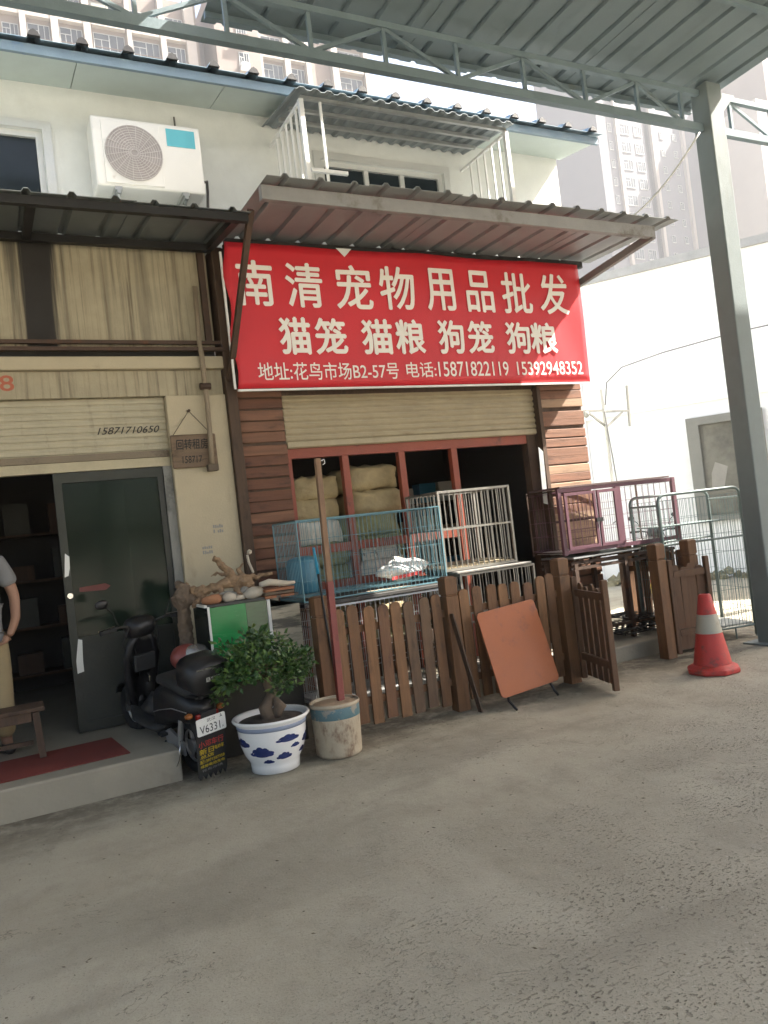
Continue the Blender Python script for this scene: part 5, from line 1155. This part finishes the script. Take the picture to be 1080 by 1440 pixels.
# ================================================================ background: apartment towers
def win_meshes(w, h):
    f = G().box(-w/2, w/2, -.12, 0, -.08, .04).box(-w/2, w/2, -.08, 0, h-.06, h).box(-w/2, -w/2+.07, -.08, 0, .04, h-.06).box(w/2-.07, w/2, -.08, 0, .04, h-.06).box(-.035, .035, -.08, 0, .04, h-.06).box(w*.25-.025, w*.25+.025, -.075, 0, .04, h-.06).box(-w*.25-.025, -w*.25+.025, -.075, 0, .04, h*.66).box(-w/2+.07, -.035, -.07, 0, h*.66, h*.66+.06)
    return meshof('window', f, mat('tower_window_frame', (.26, .27, .27), .6, bump=0)), meshof('pane', G().box(-w/2+.07, w/2-.07, -.045, -.015, .04, h-.06), tower_glass)
def tower(label, Y0, walls, pil, bays, z_first, floors, fh_, zt, group=None, slab=True):
    x0 = min(w[0] for w in walls); x1 = max(w[1] for w in walls)
    t = thing('apartment_tower', label, 'building', ((x0+x1)/2, Y0, 0), group=group)
    for xa, xb, dy, zh, m in walls: obj('wall', G().box(xa, xb, Y0+dy, Y0+14, 0, zh), m, t)
    for xa, xb, zh in pil: obj('pilaster', G().box(xa, xb, Y0-.55, Y0+.4, 0, zh), tower_white, t)
    cache = {}
    for xa, xb, dy, h, zo, zmax in bays:
        w = xb-xa; key = (round(w, 1), h)
        if key not in cache: cache[key] = win_meshes(key[0], h)
        for k in range(floors):
            z = z_first+k*fh_+zo
            if z+h > zmax: continue
            wn = put('window', cache[key][0], t, ((xa+xb)/2, Y0+dy-.01, z))
            pnn = bpy.data.objects.new('pane', cache[key][1]); C.objects.link(pnn); pnn.parent = wn
            rv = random.random()
            if slab and rv < .3: obj('outdoor_unit', G().box(xa+.1, xa+.85, Y0+dy-.48, Y0+dy-.15, z-.19, z+.35), ac_white, t)
            elif slab and rv < .55: obj('drying_rail', G().beam((xa, Y0+dy-.5, z+.25), (xb, Y0+dy-.5, z+.25), .05, .05).beam((xa, Y0+dy-.5, z+.02), (xb, Y0+dy-.5, z+.02), .05, .05), rust_metal, t)
            elif slab and rv < .75: obj('curtain', G().box(xa+.1, xa+(xb-xa)*random.uniform(.3, .6), Y0+dy-.058, Y0+dy-.057, z+.05, z+h-.07), random.choice((sack_w, frame_alu, tower_white)), t)
            if slab: obj('sill_slab', G().box(xa-.1, xb+.1, Y0+dy-.5, Y0+dy-.002, z-.55, z-.2), tower_white, t)
    return t
F1 = 2.78; Z1 = 38.2
pil = [(5.8, 6.3, 60), (8.3, 8.9, 60), (11.0, 11.6, 60), (14.7, 15.1, 53), (17.7, 18.2, 53), (20.1, 21.0, 53), (27.1, 27.5, 54), (29.8, 30.4, 54), (32.1, 32.6, 54), (35.0, 35.7, 54), (38.7, 39.2, 54)]
bays = [(2.4, 4.1, 0, 1.7, 0, 60), (4.4, 5.7, 0, 1.5, 0, 60), (6.4, 8.2, 0, 1.8, 0, 60), (9.0, 10.9, 0, 1.85, .1, 60), (11.8, 14.5, 0, 1.8, .2, 60), (15.2, 17.6, 0, 1.8, .1, 52.6), (18.3, 20.0, 0, 1.8, .1, 52.6),
        (24.7, 25.7, -1.5, 1.5, .1, 53), (27.6, 29.7, 0, 1.85, .1, 54), (30.5, 32.0, 0, 1.7, .2, 54), (32.8, 34.9, 1.2, 1.8, 0, 54), (35.9, 38.5, 0, 1.8, .1, 54)]
tower('peach apartment tower with white pilasters and window bays at upper left', 70, [(-8, 14.7, 0, 62, tower_peach), (14.7, 21.4, .02, 53, tower_peach), (21.4, 22.6, 2.5, 52, tower_dark), (22.6, 26.9, -1.5, 54.5, tower_peach), (26.9, 39.4, .01, 54.3, tower_peach)], pil, bays, Z1, 7, F1, 62)
tower_grey = mat('tower_grey_tile', (.115, .115, .13), .85, var=.06, scale=.4, bump=0)
F2 = 3.0; Z2 = 20.
pil2 = [(96.6, 97.2, 95), (104.6, 105.2, 95), (112.0, 112.6, 95)]
bays2 = [(95.2, 96.0, 0, 1.4, 0, 80), (97.8, 100.0, 0, 1.7, 0, 80), (101.0, 102.8, 0, 1.7, 0, 80), (107.0, 107.9, 0, 1.2, .3, 80), (110., 110.9, 0, 1.2, .3, 80)]
tower('pale hazy apartment tower at right behind the canopy column', 92, [(93.0, 103.4, 0, 78, tower_grey), (103.4, 104.6, 3, 78, tower_dark), (104.6, 121, .02, 78, tower_grey)], pil2, bays2, Z2, 15, F2, 78, slab=False)
tower('very pale far apartment tower low over the window guard', 150, [(86, 93, 0, 62, tower_peach), (93, 97, 1, 68, tower_white)], [], [(87, 88.5, 0, 1.6, 0, 62), (89.5, 91, 0, 1.6, 0, 62)], 40, 7, 3.0, 60, slab=False)
tower('pale hazy apartment tower at the right edge beyond the column', 80, [(116, 119, 0, 64, tower_white), (119, 134, .02, 72, tower_peach)], [], [(120, 121.6, 0, 1.6, 0, 70), (123, 125, 0, 1.6, 0, 70), (127, 129, 0, 1.6, 0, 70)], 26, 14, 3.0, 70, slab=False)

# litter on the yard: crumbs, twigs and leaf bits nobody could count
random.seed(3); g = G()
for i in range(700):
    x, y = random.uniform(-.2, 6.3), random.uniform(1.5, 5.35)
    if random.random() < .3: y = 5.36-abs(random.gauss(0, .25)); x = random.uniform(1.0, 4.6)
    r = random.uniform(.0015, .006); a = random.uniform(0, 6.3); L_ = r*random.uniform(.8, 2.8)
    d = Vector((math.cos(a), math.sin(a), 0)); s_ = Vector((-d.y, d.x, 0)); p0 = Vector((x, y, .001))
    g.add([p0+d*L_, p0+s_*r, p0-d*L_, p0-s_*r, p0+Z*r*.5], [(0, 1, 4), (1, 2, 4), (2, 3, 4), (3, 0, 4), (3, 2, 1, 0)])
obj('ground_litter', g, mat('litter_brown', (.13, .105, .07), .9, var=.8, scale=9, bump=0), kind='stuff', label='scattered leaf bits and crumbs on the concrete yard', cat='litter')

# ================================================================ air
hz = obj('haze', G().box(-60, 160, -30, 172, -1, 80), MATS['black_ink'], kind='stuff', label='thin bright haze filling the air', cat='haze')
hm_ = bpy.data.materials.new('haze'); hm_.use_nodes = True; t = hm_.node_tree; t.nodes.clear()
vo = t.nodes.new('ShaderNodeVolumePrincipled'); vo.inputs['Color'].default_value = (.95, .97, 1, 1); vo.inputs['Density'].default_value = .0011; vo.inputs['Anisotropy'].default_value = .2
mo = t.nodes.new('ShaderNodeOutputMaterial'); t.links.new(vo.outputs[0], mo.inputs['Volume'])
hz.data.materials.clear(); hz.data.materials.append(hm_)
